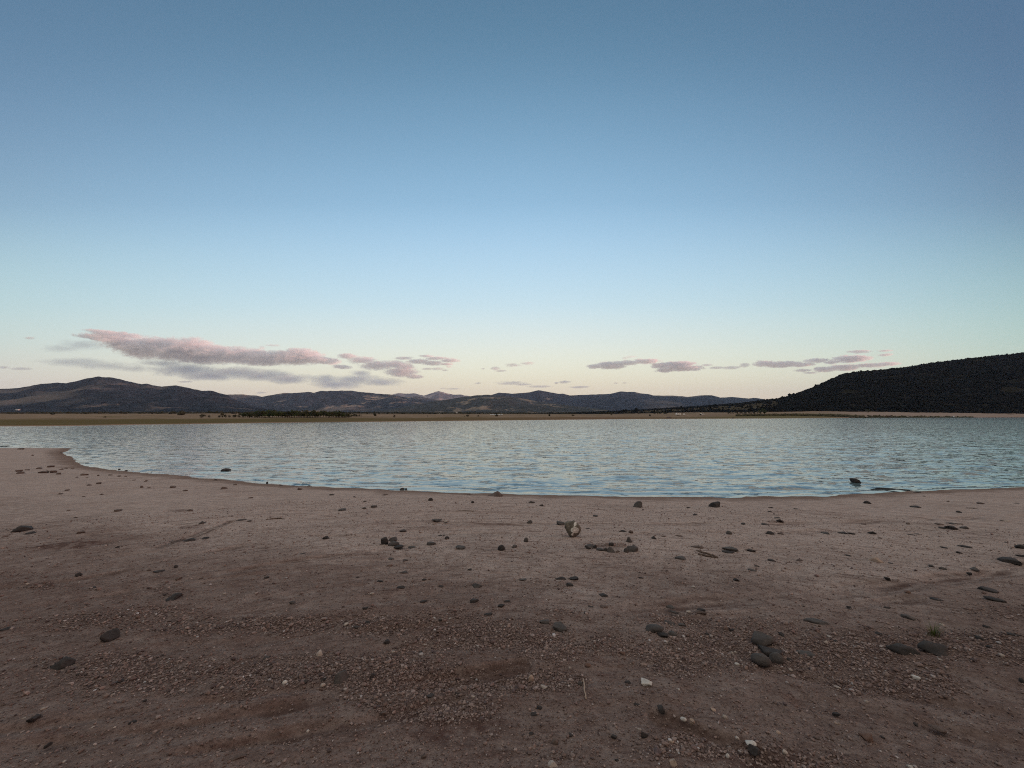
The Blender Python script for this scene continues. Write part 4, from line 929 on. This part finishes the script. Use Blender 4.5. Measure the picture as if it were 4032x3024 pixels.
many(R6, 'small stone bedded in the centre left gravel', 'stones in the centre left gravel',
     [(960, 346, 44, 22), (1450, 166, 64, 20), (945, 222, 54, 14), (315, 176, 54, 30, 'angular', 'grey'), (1450, 1511, 44, 32, 'angular', 'brown'), (430, 866, 36, 30, 'round', 'grey'), (1185, 600, 30, 24, 'round', 'pale'), (1590, 325, 30, 20), (1860, 582, 30, 20), (1250, 40, 70, 20), (2120, 205, 60, 24), (1740, 960, 50, 22), (580, 842, 44, 26), (1420, 600, 30, 20), (2170, 160, 60, 20), (1880, 985, 26, 20, 'round', 'pale'), (1460, 540, 34, 14, 'angular', 'pale'), (1100, 1160, 60, 26, 'slab', 'brown'), (445, 1335, 24, 20, 'round', 'white'), (90, 650, 60, 22, 'slab', 'grey'), (1600, 30, 40, 16)], 'angular', 'dark')
many(R7, 'pebble bedded in the centre right gravel', 'pebbles in the centre right gravel',
     [(1410, 276, 84, 20, 'slab', 'grey'), (1865, 1506, 34, 34, 'round', 'white'), (1945, 705, 40, 26, 'round', 'white'), (1900, 608, 28, 26, 'round', 'pale'), (1930, 598, 24, 20, 'round', 'pale'), (1525, 262, 40, 16, 'angular', 'pale'), (1570, 36, 44, 20, 'angular', 'pale'), (590, 880, 40, 36, 'round', 'grey'), (1840, 1165, 40, 32, 'round', 'pale'), (500, 735, 24, 20, 'round', 'pale'), (1340, 515, 30, 18, 'angular', 'pale'), (1440, 915, 24, 14, 'round', 'white'), (1380, 1385, 40, 30, 'angular', 'tan'), (640, 255, 40, 14), (1690, 440, 40, 20), (510, 1325, 44, 30), (1100, 1265, 36, 20, 'round', 'pale'), (905, 1535, 34, 20), (1740, 1100, 44, 26, 'angular', 'tan'), (1950, 1400, 40, 26, 'angular', 'pale'), (1000, 862, 46, 30), (1900, 412, 44, 24)], 'angular', 'dark')
many(R8, 'pebble or flake in the right hand gravel', 'pebbles in the right gravel',
     [(185, 666, 46, 22), (120, 452, 64, 32), (2020, 636, 44, 30, 'slab', 'pale'), (740, 742, 30, 18, 'angular', 'pale'), (1500, 360, 50, 18, 'slab', 'pale'), (1490, 662, 40, 14, 'slab', 'pale'), (850, 1030, 36, 22, 'round', 'pale'), (500, 515, 34, 26, 'angular', 'pale'), (530, 460, 40, 14, 'slab', 'white'), (1650, 480, 36, 18, 'angular', 'pale'), (1890, 380, 60, 20), (90, 1296, 40, 26, 'round', 'tan'), (580, 500, 40, 22), (960, 440, 60, 24), (420, 1345, 50, 24, 'slab', 'brown'), (195, 760, 34, 22, 'round', 'pale'), (2200, 860, 50, 40), (700, 220, 44, 14), (1450, 820, 40, 12, 'slab', 'tan'), (600, 1215, 60, 16, 'slab', 'tan'), (1910, 550, 60, 24)], 'angular', 'dark')

# ------------------------------------------------------------------ the boulder splashed with white
P0 = on_ground(2016 + 520 * K, 1700 + 921 * K)
Yd = P0[1]; Wb = 152 * K / FPX * Yd; Hb = 138 * K / FPX * Yd
v, f = ico(4)
prof_pts = np.array([(-.98, .02), (-.90, -.30), (-.62, -.72), (-.2, -.98), (.35, -.98), (.82, -.70), (1.0, -.25), (.93, .22), (.70, .55), (.38, .82), (.22, 1.0), (.08, .92), (-.12, .80), (-.40, .84), (-.72, .72), (-.86, .40), (-.80, .15)])
pa = np.arctan2(prof_pts[:, 1], prof_pts[:, 0]); pr = np.hypot(*prof_pts.T); o_ = np.argsort(pa)
ang = np.arctan2(v[:, 2], v[:, 0])
rr = np.interp(ang, pa[o_], pr[o_], period=2 * np.pi)
v = v * np.array([1, .9, 1]); v[:, 0] *= rr; v[:, 2] *= rr
g = np.random.default_rng(12)
for _ in range(11):
    n = g.normal(size=3); n[1] = -abs(n[1]) * 1.6; n /= np.linalg.norm(n); t_ = g.uniform(.58, .82)
    v -= n[None] * np.maximum(0, v @ n - t_)[:, None] * .9
v *= (1 + .05 * perlin(v[:, 0] * 3, v[:, 2] * 3 + v[:, 1] * 2, 4) + .02 * perlin(v[:, 0] * 9, v[:, 2] * 9 + v[:, 1] * 5, 5))[:, None]
v *= np.array([Wb / 2, Wb / 2 * .9, Hb / 2])
mb, nt = new_mat('boulder_stone')
tc = nt.n('ShaderNodeTexCoord').outputs['Object']
a = nt.noise(tc, 14.0, 4, .6); b_ = nt.noise(tc, 70.0, 4, .7)
c = nt.mix(nt.mr(a, .4, .62), (.085, .075, .062), (.16, .145, .12))
c = nt.mix(nt.mr(b_, .5, .66, 0, .6), c, (.045, .042, .04))
nv_ = nt.vmath('SUBTRACT', nt.noise(tc, 24.0, 4, .65, col=True), (.5, .5, .5))
q = nt.vmath('ADD', tc, nt.scale(nv_, (.05, .02, .05)))
def patch(cx, cz, rx, rz, tilt=0.0):
    qq = nt.vmath('SUBTRACT', q, (cx * Wb / 2, -Wb * .3, cz * Hb / 2))
    qq = nt.n('ShaderNodeVectorRotate', rotation_type='Y_AXIS', ins={'Vector': qq, 'Angle': tilt}).outputs[0]
    L = nt.vmath('LENGTH', nt.scale(qq, (1 / (rx * Wb / 2), 1 / (Wb * .45), 1 / (rz * Hb / 2))), out=1)
    return nt.mr(L, 1.0, .88)
pm = None
for args in ((.30, -.02, .52, .34, .1), (.52, -.18, .30, .30, 0), (.36, .62, .14, .34, -.5), (.02, -.55, .12, .22, -.5)):
    k_ = patch(*args); pm = k_ if pm is None else nt.math('MAXIMUM', pm, k_)
c = nt.mix(pm, c, nt.mix(nt.mr(b_, .45, .62), (.62, .62, .59), (.40, .38, .35)))
bp = nt.n('ShaderNodeBump', ins={'Strength': .9, 'Distance': 1.0, 'Height': nt.math('ADD', nt.math('MULTIPLY', a, .02), nt.math('MULTIPLY', b_, .008))}).outputs[0]
finish(nt, c, .85, bp, .25)
bo = mesh_np('boulder', v, f, mb)
az0 = math.atan2(P0[0], P0[1])
bo.location = (P0[0] + math.sin(az0) * Wb * .42, P0[1] + math.cos(az0) * Wb * .42, P0[2] + Hb * .46); bo.rotation_euler.z = -az0
tag(bo, 'round brown-grey boulder splashed with white, alone in the middle of the beach', 'boulder')

# ------------------------------------------------------------------ wood
mw, nt = new_mat('weathered_wood')
tc = nt.n('ShaderNodeTexCoord').outputs['Object']
n_ = nt.noise(nt.scale(tc, (6, 90, 90)), 1.0, 4, .7)
finish(nt, nt.mix(nt.mr(n_, .4, .65), (.05, .035, .028), (.16, .125, .10)), .9, None, .1)
mw2, nt = new_mat('bleached_wood'); finish(nt, (.26, .21, .17), .9, None, .1)
def tube_mesh(paths, rad, sides=7):
    vs, fs = [], []
    for pts, rs in zip(paths, rad):
        pts = np.array(pts, float); base = len(vs)
        for i, p in enumerate(pts):
            t_ = pts[min(i + 1, len(pts) - 1)] - pts[max(i - 1, 0)]; t_ /= np.linalg.norm(t_)
            u = np.cross(t_, [0, 0, 1.0]);
            if np.linalg.norm(u) < 1e-3: u = np.array([1.0, 0, 0])
            u /= np.linalg.norm(u); w2 = np.cross(u, t_)
            for k_ in range(sides):
                a_ = 2 * math.pi * k_ / sides
                vs.append(p + (u * math.cos(a_) + w2 * math.sin(a_)) * rs[i])
        for i in range(len(pts) - 1):
            for k_ in range(sides):
                fs.append((base + i * sides + k_, base + i * sides + (k_ + 1) % sides, base + (i + 1) * sides + (k_ + 1) % sides, base + (i + 1) * sides + k_))
        for e_ in (0, len(pts) - 1):
            c_ = len(vs); vs.append(pts[e_])
            for k_ in range(sides):
                a0, a1 = base + e_ * sides + k_, base + e_ * sides + (k_ + 1) % sides
                fs.append((a0, a1, c_, c_) if e_ else (a1, a0, c_, c_))
    return np.array(vs), np.array(fs)
def quads_tris(name, vs, fs, mat):
    me = bpy.data.meshes.new(name)
    me.from_pydata([tuple(x) for x in vs], [], [tuple(dict.fromkeys(map(int, q_))) for q_ in fs]); me.update()
    for p_ in me.polygons: p_.use_smooth = True
    me.materials.append(mat); o = bpy.data.objects.new(name, me); C.objects.link(o); return o
def wood(name, lines, label, cat, lift=.004, mat=None):
    """lines: list of [(px, py, radius m), ...] lying on the ground"""
    ref = None; paths, rad = [], []
    for ln in lines:
        pts = []; rs = []
        for k_, (a_, b2, r_, *up) in enumerate(ln):
            p_ = on_ground(a_, b2); p_ = p_ + np.array([0, 0, r_ * .5 + lift + (up[0] if up else 0)])
            pts.append(p_); rs.append(r_)
        pts = np.array(pts); fine = np.linspace(0, len(pts) - 1, len(pts) * 4)
        ip = np.stack([np.interp(fine, range(len(pts)), pts[:, j]) for j in range(3)], -1) + g.normal(0, .0015, (len(fine), 3))
        paths.append(ip); rad.append(np.interp(fine, range(len(pts)), rs) * g.uniform(.8, 1.2, len(fine)))
    ref = paths[0].mean(0)
    vs, fs = tube_mesh([p_ - ref for p_ in paths], rad)
    o = quads_tris(name, vs, fs, mat or mw); o.location = ref
    tag(o, label, cat); return o
wood('twig', [[(1046, 2048, .006), (1072, 2044, .009), (1098, 2042, .009), (1122, 2045, .005)]], 'dark stick lying flat on the sand left of centre', 'stick')
wood('twig', [[(1796, 2013, .004), (1830, 2012, .008), (1866, 2014, .006)]], 'thin dark stick near the waterline behind the boulder', 'stick')
wood('twig', [[(2297, 2682, .003, .01), (2301, 2712, .005, .008), (2307, 2757, .0045)], [(2297, 2684, .0025, .01), (2290, 2690, .002)]], 'pale straight twig pointing at the viewer in the bottom gravel', 'twig', mat=mw2)
wood('driftwood', [[(2742, 2176, .006, .02), (2770, 2184, .012, .015), (2800, 2190, .012, .01), (2828, 2197, .005)], [(2748, 2184, .006), (2785, 2192, .012), (2826, 2198, .006)], [(2750, 2178, .004, .03), (2764, 2184, .006, .02)]], 'splintered grey driftwood branch right of the boulder', 'driftwood')
wood('twig', [[(3803, 2001, .005), (3826, 2002, .008), (3852, 2005, .005)]], 'brown stick on the sand near the right waterline', 'stick')

# ------------------------------------------------------------------ green tuft in the gravel
mg, nt = new_mat('grass_blade'); finish(nt, (.060, .080, .020), .6, None, .3)
P0 = on_ground(3676, 2503)
vs, fs = [], []
for i in range(46):
    a_ = g.uniform(0, 6.28); r0 = g.uniform(0, .03); ln_ = g.uniform(.04, .115); lean = g.uniform(.1, .8); w0 = .0028
    bx, by = r0 * math.cos(a_) * 1.4, r0 * math.sin(a_); b0 = len(vs)
    for k_ in range(5):
        t_ = k_ / 4; o1 = lean * ln_ * t_ * t_; hh = ln_ * t_ * (1 - .25 * lean * t_)
        for s_ in (-1, 1):
            vs.append((bx + math.cos(a_) * o1 - math.sin(a_) * s_ * w0 * (1 - t_ * .9), by + math.sin(a_) * o1 + math.cos(a_) * s_ * w0 * (1 - t_ * .9), hh))
    for k_ in range(4): fs.append((b0 + 2 * k_, b0 + 2 * k_ + 1, b0 + 2 * k_ + 3, b0 + 2 * k_ + 2))
tuft = mesh_np('grass_tuft', np.array(vs), np.array(fs), mg); tuft.location = P0
tag(tuft, 'small tuft of green grass sprouting from the right gravel', 'plant')

# ------------------------------------------------------------------ loose gravel
mp, nt = new_mat('gravel_pebble')
rc = nt.n('ShaderNodeAttribute', attribute_name='tint').outputs['Color']
pos = nt.n('ShaderNodeNewGeometry').outputs['Position']
c = nt.mix(nt.mr(nt.noise(pos, 160.0, 2), .4, .65, 0, .6), rc, nt.mix(1.0, rc, (.5, .48, .48), 'MULTIPLY'))
finish(nt, c, .85, None, .2)
N = 600000
th = g.uniform(-60, 60, N) * math.pi / 180; rr = 1.25 * np.exp(g.uniform(0, 2.1, N)); X = rr * np.sin(th); Y = rr * np.cos(th)
gm = gravel_mask(X, Y)
fine_ = sstep(-.1, .5, fbm(X * 3.1, Y * 4.2, 3, 71))
pr = np.clip(gm * 1.1 * (.5 + .5 * fine_) + .17, 0, 1) * .72 * sstep(.8, 2, s_near(X, Y))
keep = (g.uniform(0, 1, N) < pr) & (Y > .9)
X, Y, gm, rr = X[keep], Y[keep], gm[keep], rr[keep]; n = len(X)
size = np.exp(g.normal(math.log(.0036), .40, n)) * (1 + .10 * rr) * (.75 + .25 * np.clip(gm * 2, 0, 1))
pal = np.array([(.30, .215, .175), (.36, .27, .22), (.21, .145, .115), (.13, .095, .085), (.24, .165, .14), (.42, .33, .28), (.50, .44, .39), (.60, .57, .53)])
dark_ = np.clip(vignette_tone(X, Y), 0, 1)[:, None]
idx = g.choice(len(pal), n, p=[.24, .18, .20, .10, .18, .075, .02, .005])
tint = pal[idx] * g.uniform(.75, 1.2, (n, 1)) * (1.05 - .28 * dark_) * np.array([.82, .84, .92])  # pebbles darkened by the same painted vignette
print('pebbles', n)
tag(blobs('gravel', np.stack([X, Y, ground_z(X, Y)], -1), size, tint, flat=.7, jit=.28, mat=mp, seed=8, sink=.35), kind='stuff')
# ------------------------------------------------------------------ trees and shrubs across the lake
mt_, nt = new_mat('bark'); finish(nt, (.09, .07, .055), .95, None, .05)
def leaf_mat(name, col):
    m, nt = new_mat(name)
    pos = nt.n('ShaderNodeNewGeometry').outputs['Position']
    finish(nt, nt.mix(nt.mr(nt.noise(pos, 1.6, 3), .38, .66), tuple(v * .6 for v in col), tuple(v * 1.35 for v in col)), .85, None, .1)
    return m
LM = {'dark': leaf_mat('dark_leaves', (.038, .043, .021)), 'olive': leaf_mat('olive_leaves', (.075, .076, .036)), 'green': leaf_mat('green_leaves', (.060, .080, .028)), 'brown': leaf_mat('brown_twigs', (.06, .045, .035))}
def crown_mesh(seed, mat, wide=1.0):
    """unit crown: leaf clumps of many small faces spread through an uneven volume about 1 high, base at 0"""
    g2 = np.random.default_rng(seed); vs = []; fs = []
    cl = []
    for i in range(13):
        a_ = g2.uniform(0, 6.28); r_ = g2.uniform(0, .36) * wide; z_ = g2.uniform(.25, .88)
        cl.append((r_ * math.cos(a_), r_ * math.sin(a_), z_, g2.uniform(.10, .22)))
    for cx, cy_, cz, cr in cl:
        for k_ in range(46):
            d_ = g2.normal(size=3); d_ /= np.linalg.norm(d_); p_ = np.array([cx, cy_, cz]) + d_ * cr * g2.uniform(.55, 1.1) * np.array([1, 1, .8])
            u = g2.normal(size=3); u /= np.linalg.norm(u); w2 = np.cross(u, d_); w2 /= np.linalg.norm(w2) + 1e-6
            s_ = g2.uniform(.025, .055); b0 = len(vs)
            vs += [p_ - u * s_, p_ + w2 * s_ * .7, p_ + u * s_, p_ - w2 * s_ * .7]; fs.append((b0, b0 + 1, b0 + 2, b0 + 3))
    return mesh_np('crown', np.array(vs), np.array(fs), mat, link=False)
def trunk_mesh(seed):
    g2 = np.random.default_rng(seed)
    paths = [[(0, 0, -.1), (.01, 0, .15), (.0, .02, .4), (.03, 0, .7)]]; rad = [[.05, .04, .03, .012]]
    for i in range(4):
        a_ = g2.uniform(0, 6.28); z_ = g2.uniform(.12, .4)
        paths.append([(0, 0, z_), (.14 * math.cos(a_), .14 * math.sin(a_), z_ + .14), (.27 * math.cos(a_), .27 * math.sin(a_), z_ + .36)]); rad.append([.025, .018, .007])
    vs, fs = tube_mesh(paths, rad, 6)
    me = bpy.data.meshes.new('trunk'); me.from_pydata([tuple(x) for x in vs], [], [tuple(dict.fromkeys(map(int, q_))) for q_ in fs]); me.update(); me.materials.append(mt_)
    return me
CR = {k_: [crown_mesh(100 + 7 * i + j, LM[k_], 1.0 + .12 * i) for i in range(3)] for j, k_ in enumerate(LM)}
TR = [trunk_mesh(300 + i) for i in range(3)]
def tree(px, py, wp, hp, tone, label, group=None, name='shrubby_tree', cat='tree', Y=None):
    P0 = on_ground(px, py) if Y is None else at_depth(px, py, Y)
    if Y is not None: P0[2] = ground_z(P0[:1], P0[1:2])[0]
    k_ = P0[1] / FPX
    e = bpy.data.objects.new(name, None); C.objects.link(e); e.location = P0; e.rotation_euler.z = g.uniform(0, 6.28)
    e.scale = (wp * k_ / .9, wp * k_ / .9, hp * k_ / 1.0)
    i = int(g.integers(3))
    for nm, me in (('trunk', TR[i]), ('crown', CR[tone][int(g.integers(3))])):
        o = bpy.data.objects.new(nm, me); C.objects.link(o); o.parent = e
    tag(e, label, cat, group); return e
tg = np.random.default_rng(77)
for i in range(64):                                     # dense belt behind the left far shore
    x = 950 + 425 * (i + tg.uniform(0, .9)) / 64
    tree(x, 1645.5 - 2.5 * tg.uniform(0, 1), tg.uniform(18, 30), tg.uniform(22, 32) * (1 - .3 * (x > 1340)) * (.75 + .25 * min(1, (x - 940) / 120)), ['dark', 'olive', 'olive', 'green'][int(tg.integers(4))],
         'bushy tree in the dark grove behind the left far shore', 'trees of the grove on the far shore')
for i in range(7):
    x = 860 + 90 * (i + tg.uniform(0, .8)) / 7
    tree(x, 1644, tg.uniform(14, 20), tg.uniform(9, 13), 'dark', f'low dark bush, {ORD[i]} of the seven from the left, left of the grove', 'low bushes left of the grove', cat='bush', name='bush')
for i in range(6):
    x = 1368 + 52 * (i + tg.uniform(0, .8)) / 6
    tree(x, 1640, tg.uniform(13, 18), tg.uniform(8, 11), 'dark', f'low dark bush, {ORD[i]} of the six trailing off the right end of the grove', 'low bushes right of the grove', cat='bush', name='bush')
tree(795, 1646, 26, 16, 'dark', 'lone dark bush on the tan field left of the grove', cat='bush', name='bush')
tree(824, 1644, 16, 9, 'dark', 'smaller dark bush just right of the lone one, left field', cat='bush', name='bush')
tree(1554, 1645, 11, 13, 'brown', 'lone bare-looking shrub on the tan field right of the grove', cat='bush', name='bush')
tree(1683, 1641, 4, 6, 'brown', 'tiny lone shrub on the tan field, midway to the long shed', cat='bush', name='bush')
tree(1830, 1641, 6, 4, 'dark', 'tiny dark bush left of the round dark one on the brown shore', cat='bush', name='bush')
tree(1883, 1641, 12, 7, 'dark', 'round dark bush on the brown shore left of the long shed', cat='bush', name='bush')
tree(414, 1645, 14, 6, 'brown', 'small dark bush on the yellow field at far left', cat='bush', name='bush')
tree(3010, 1632, 26, 24, 'green', 'tall green willow bush on the far right shore', cat='bush', name='bush')
tree(2995, 1631, 20, 18, 'green', 'smaller green willow bush left of the tall one', cat='bush', name='bush')
for i in range(14):
    x = 2866 + 122 * (i + tg.uniform(0, .8)) / 14
    tree(x, 1630.5 - 1.5 * tg.uniform(0, 1), tg.uniform(10, 15), tg.uniform(7, 11), 'dark', f'dark bush, {ORD[i]} from the left in the row left of the green willow', 'bush row left of the green willow', cat='bush', name='bush')
for i in range(10):
    x = 2355 + 70 * (i + tg.uniform(0, .8)) / 5 if i < 5 else 2575 + 55 * (i - 5 + tg.uniform(0, .8)) / 5
    tree(x, 1631, tg.uniform(12, 18), tg.uniform(7, 10), 'dark' if i % 2 else 'olive', f'low bush, {ORD[i]} from the left among those left of the white vehicles', 'low bushes left of the vehicles', cat='bush', name='bush')
tree(3860, 1619, 38, 15, 'dark', 'dark bush on the right sand bank, left of three', cat='bush', name='bush')
tree(3921, 1619, 34, 16, 'dark', 'dark bush on the right sand bank, middle of three', cat='bush', name='bush')
tree(4024, 1624, 40, 24, 'dark', 'dark bush on the right sand bank, at the frame edge', cat='bush', name='bush')
tree(3419, 1624, 18, 14, 'olive', 'pale olive bush at the foot of the dark hill', cat='bush', name='bush')

# ------------------------------------------------------------------ reeds along the right far bank
gp = []
for i in range(1500):
    px_ = tg.uniform(2900, 3830); f_ = np.interp(px_, [2900, 3300, 3530, 3830], [1631, 1632, 1630, 1626])
    hh = np.interp(px_, [2900, 3300, 3530, 3830], [5, 8, 5, 5])
    gp.append((px_, f_ - tg.uniform(-hh, hh) * .6))
gp = np.array(gp)
dd = at_depth(gp[:, 0], gp[:, 1], np.interp(gp[:, 0], [2900, 3300, 3830], [372, 405, 428]) + tg.uniform(-12, 12, len(gp)))
mf = tg.uniform(0, 1, (len(gp), 1))
tag(blobs('reeds', np.stack([dd[:, 0], dd[:, 1], ground_z(dd[:, 0], dd[:, 1])], -1), tg.uniform(.5, 1.1, len(gp)), np.array([.085, .075, .038]) * mf + np.array([.045, .042, .024]) * (1 - mf), seed=14), kind='stuff')

# ------------------------------------------------------------------ buildings, vehicles, boats across the lake
def plain(name, col, rough=.7):
    m, nt = new_mat(name)
    pos = nt.n('ShaderNodeNewGeometry').outputs['Position']
    finish(nt, nt.mix(nt.mr(nt.noise(pos, 2.0, 3), .4, .7), tuple(col), tuple(v * .8 for v in col)), rough, None, .3); return m
M_white = plain('white_paint', (.80, .79, .76), .5); M_roof = plain('metal_roof', (.62, .58, .52), .5); M_wall = plain('board_wall', (.30, .25, .20)); M_dark = plain('dark_hull', (.035, .035, .04), .5)
M_glass = plain('window_glass', (.03, .035, .04), .15); M_tyre = plain('tyre_rubber', (.02, .02, .02), .8); M_red = plain('rusty_wood', (.13, .06, .045))
def prism(name, prof, y0, y1, mat, parent, bevel=0):
    """profile in x-z extruded along y"""
    n = len(prof); vs = [(x, y0, z) for x, z in prof] + [(x, y1, z) for x, z in prof]
    fs = [tuple(range(n)), tuple(range(2 * n - 1, n - 1, -1))] + [(i, i + n, (i + 1) % n + n, (i + 1) % n) for i in range(n)]
    me = bpy.data.meshes.new(name); me.from_pydata(vs, [], fs); me.update(); me.materials.append(mat)
    o = bpy.data.objects.new(name, me); C.objects.link(o); o.parent = parent
    if bevel: b3 = o.modifiers.new('bevel', 'BEVEL'); b3.width = bevel; b3.segments = 2
    return o
def box(name, x0, x1, y0, y1, z0, z1, mat, parent, bevel=0): return prism(name, [(x0, z0), (x1, z0), (x1, z1), (x0, z1)], y0, y1, mat, parent, bevel)
def root(name, P0, rz, label, cat, group=None):
    e = bpy.data.objects.new(name, None); C.objects.link(e); e.location = P0; e.rotation_euler.z = rz; tag(e, label, cat, group); return e
def wheels(e, xs, y, r):
    for x in xs:
        for s_ in (-1, 1):
            a_ = [(x + r * math.cos(k_ * math.pi / 7), r + r * math.sin(k_ * math.pi / 7)) for k_ in range(14)]
            prism('wheel', a_, s_ * y - .1, s_ * y + .1, M_tyre, e)
def trailer(P0, rz, L, label):
    e = root('camper_trailer', P0, rz, label, 'trailer')
    prism('body', [(-L / 2, .5), (L / 2, .5), (L / 2 + .1, 1.6), (L / 2 - .5, 2.6), (-L / 2 + .4, 2.7), (-L / 2 - .1, 1.8)], -1.1, 1.1, M_white, e, .12)
    for x in (-L * .28, L * .18): box('window', x - .45, x + .45, -1.13, -1.05, 1.5, 2.1, M_glass, e)
    box('door', -.35, .3, -1.14, -1.05, .6, 2.3, M_roof, e); wheels(e, (-.45, .45), 1.02, .32)
    box('tow_bar', L / 2, L / 2 + 1.0, -.06, .06, .45, .55, M_dark, e); return e
def van(P0, rz, label, L=4.8):
    e = root('parked_van', P0, rz, label, 'van')
    prism('body', [(-L / 2, .4), (L / 2, .4), (L / 2, 1.0), (L / 2 - .9, 1.15), (L / 2 - 1.6, 1.9), (-L / 2 + .1, 1.95)], -.92, .92, M_white, e, .08)
    box('window', -L * .3, L * .12, -.95, -.88, 1.2, 1.7, M_glass, e); wheels(e, (-L * .32, L * .32), .85, .35); return e
trailer(on_ground(2671, 1636), .1, 5.2, 'white camper trailer on the far shore, left of a smaller white van')
van(on_ground(2694, 1635), 1.0, 'small white van right beside the camper trailer on the far shore', 3.6)
van(on_ground(2766, 1634), .15, 'white van alone on the far shore, further right than the camper', 4.4)

def boat(P0, rz, L, W, Hh, mat, label, seat=True, name='boat'):
    e = root(name, P0, rz, label, 'boat')
    n = 15; prof_ = []; vs = []; fs = []
    for i in range(n):
        t_ = i / (n - 1); x = (t_ - .5) * L; wd = W / 2 * (1 - max(0, (t_ - .45) / .55) ** 2.2) * (.85 + .15 * min(1, t_ * 4)) + .01; rise = .35 * Hh * max(0, (t_ - .55) / .45) ** 1.6
        for (a_, b2) in ((-1, 1), (-.82, .35), (-.35, 0), (.35, 0), (.82, .35), (1, 1), (.88, .97), (.7, .4), (.3, .12), (-.3, .12), (-.7, .4), (-.88, .97)):
            vs.append((x, a_ * wd, rise + b2 * Hh))
    m_ = 12
    for i in range(n - 1):
        for k_ in range(m_): fs.append((i * m_ + k_, i * m_ + (k_ + 1) % m_, (i + 1) * m_ + (k_ + 1) % m_, (i + 1) * m_ + k_))
    fs.append(tuple(range(m_)))
    me = bpy.data.meshes.new('hull'); me.from_pydata(vs, [], fs); me.update(); me.materials.append(mat)
    o = bpy.data.objects.new('hull', me); C.objects.link(o); o.parent = e
    if seat:
        for x in (-L * .2, L * .12): box('seat', x - .12, x + .12, -W * .40, W * .40, Hh * .62, Hh * .70, M_wall, e)
    return e
boat(on_ground(3581, 1641), .05, 5.0, 1.6, .65, M_white, 'white low boat drawn up on the right far beach')
b5 = boat(on_ground(3748, 1644), .05, 6.2, 2.0, 1.1, M_dark, 'dark boat with a white bow cover on the right far beach')
prism('bow_cover', [(1.5, .9), (3.3, 1.3), (3.5, 1.55), (2.9, 1.75), (1.7, 1.35)], -.7, .7, M_white, b5)
for (a_, b2, w_, h_, lab) in ((3495, 1644, 22, 6, 'reddish brown rock, larger of two left of the white boat'), (3511, 1643, 12, 4, 'reddish brown rock, smaller of two left of the white boat'), (2634, 1647, 22, 5, 'low brown rock at the far waterline below the camper'), (2887, 1647, 6, 5, 'tiny dark rock at the far waterline below the bush row'), (3228, 1572, 34, 5, None)):
    if lab: stone(S0, a_, b2, w_, h_, 'angular', 'red' if 'reddish' in lab else ('brown' if 'low' in lab else 'dark'), lab, name='rock', cat='rock')
wood('driftwood_log', [[(3547, 1643, .25), (3558, 1642, .32), (3571, 1641.5, .2)]], 'brown driftwood log between the red rocks and the white boat', 'log')
wood('driftwood_log', [[(3969, 1631, .22), (3981, 1630.6, .3), (3993, 1630.6, .2)]], 'grey log high on the right far sand bank', 'log')

from mathutils.bvhtree import BVHTree
bvhs = []
for o in scene.objects:
    if o.type == 'MESH' and (o.name.startswith('mountain_range') or o.name == 'hill'):
        bvhs.append(BVHTree.FromPolygons([vv_.co[:] for vv_ in o.data.vertices], [tuple(p_.vertices) for p_ in o.data.polygons]))
def on_any(px, py):
    d_ = Vector(ray(px, py)).normalized(); best = None
    for b6 in bvhs:
        h_ = b6.ray_cast(CAM, d_, 20000)
        if h_[0] is not None and (best is None or h_[3] < best[1]): best = (h_[0], h_[3])
    q_ = on_ground(px, py)
    if q_ is not None:
        dq = (Vector(q_) - CAM).length
        if best is None or dq < best[1]: best = (Vector(q_), dq)
    return np.array(best[0])
def house(px, py, wp, hp, label, long=False, group=None):
    P0 = on_any(px, py); P0 = at_depth(px, py, 950.0) if P0[1] < 700 and not long else P0; k_ = P0[1] / FPX; W = wp * k_; Hh = hp * k_; D = min(W * .6, 12)
    e = root('long_shed' if long else 'house', P0, 0, label, 'shed' if long else 'house', group)
    box('wall', -W / 2, W / 2, -D / 2, D / 2, -9, Hh * .6, M_white if not long else M_wall, e)
    ov = W * .03 + .2
    me_ = prism('roof', [(-D / 2 - .3, Hh * .6), (D / 2 + .3, Hh * .6), (0, Hh)], -W / 2 - ov, W / 2 + ov, M_roof, e); me_.rotation_euler.z = math.pi / 2
    nw = 2 if not long else 4
    for i in range(nw):
        x = -W / 2 + W * (i + .5) / nw; box('window' if i else 'door', x - .5, x + .5, -D / 2 - .05, -D / 2 + .02, .1 if not i else .8, Hh * .45, M_glass, e)
    return e
house(70, 1615, 12, 3, 'small pale house at the foot of the left mountain, far left')
house(441, 1629, 14, 3, 'small pale house on the plain under the left mountain summit')
house(669, 1626, 9, 3, 'tiny pale house under the left mountain, left of the last one')
house(763, 1625, 14, 3, 'pale house under the right end of the left mountain')
house(1697, 1630, 15, 3, 'low pale house beyond the tan field, left of a longer one')
house(1737, 1630, 19, 3, 'longer pale house beyond the tan field')
house(1798, 1628, 6, 4, 'tiny white house between the longer one and the long shed')
house(1955, 1635, 45, 4, 'long low shed with a pale roof on the brown far shore', True)
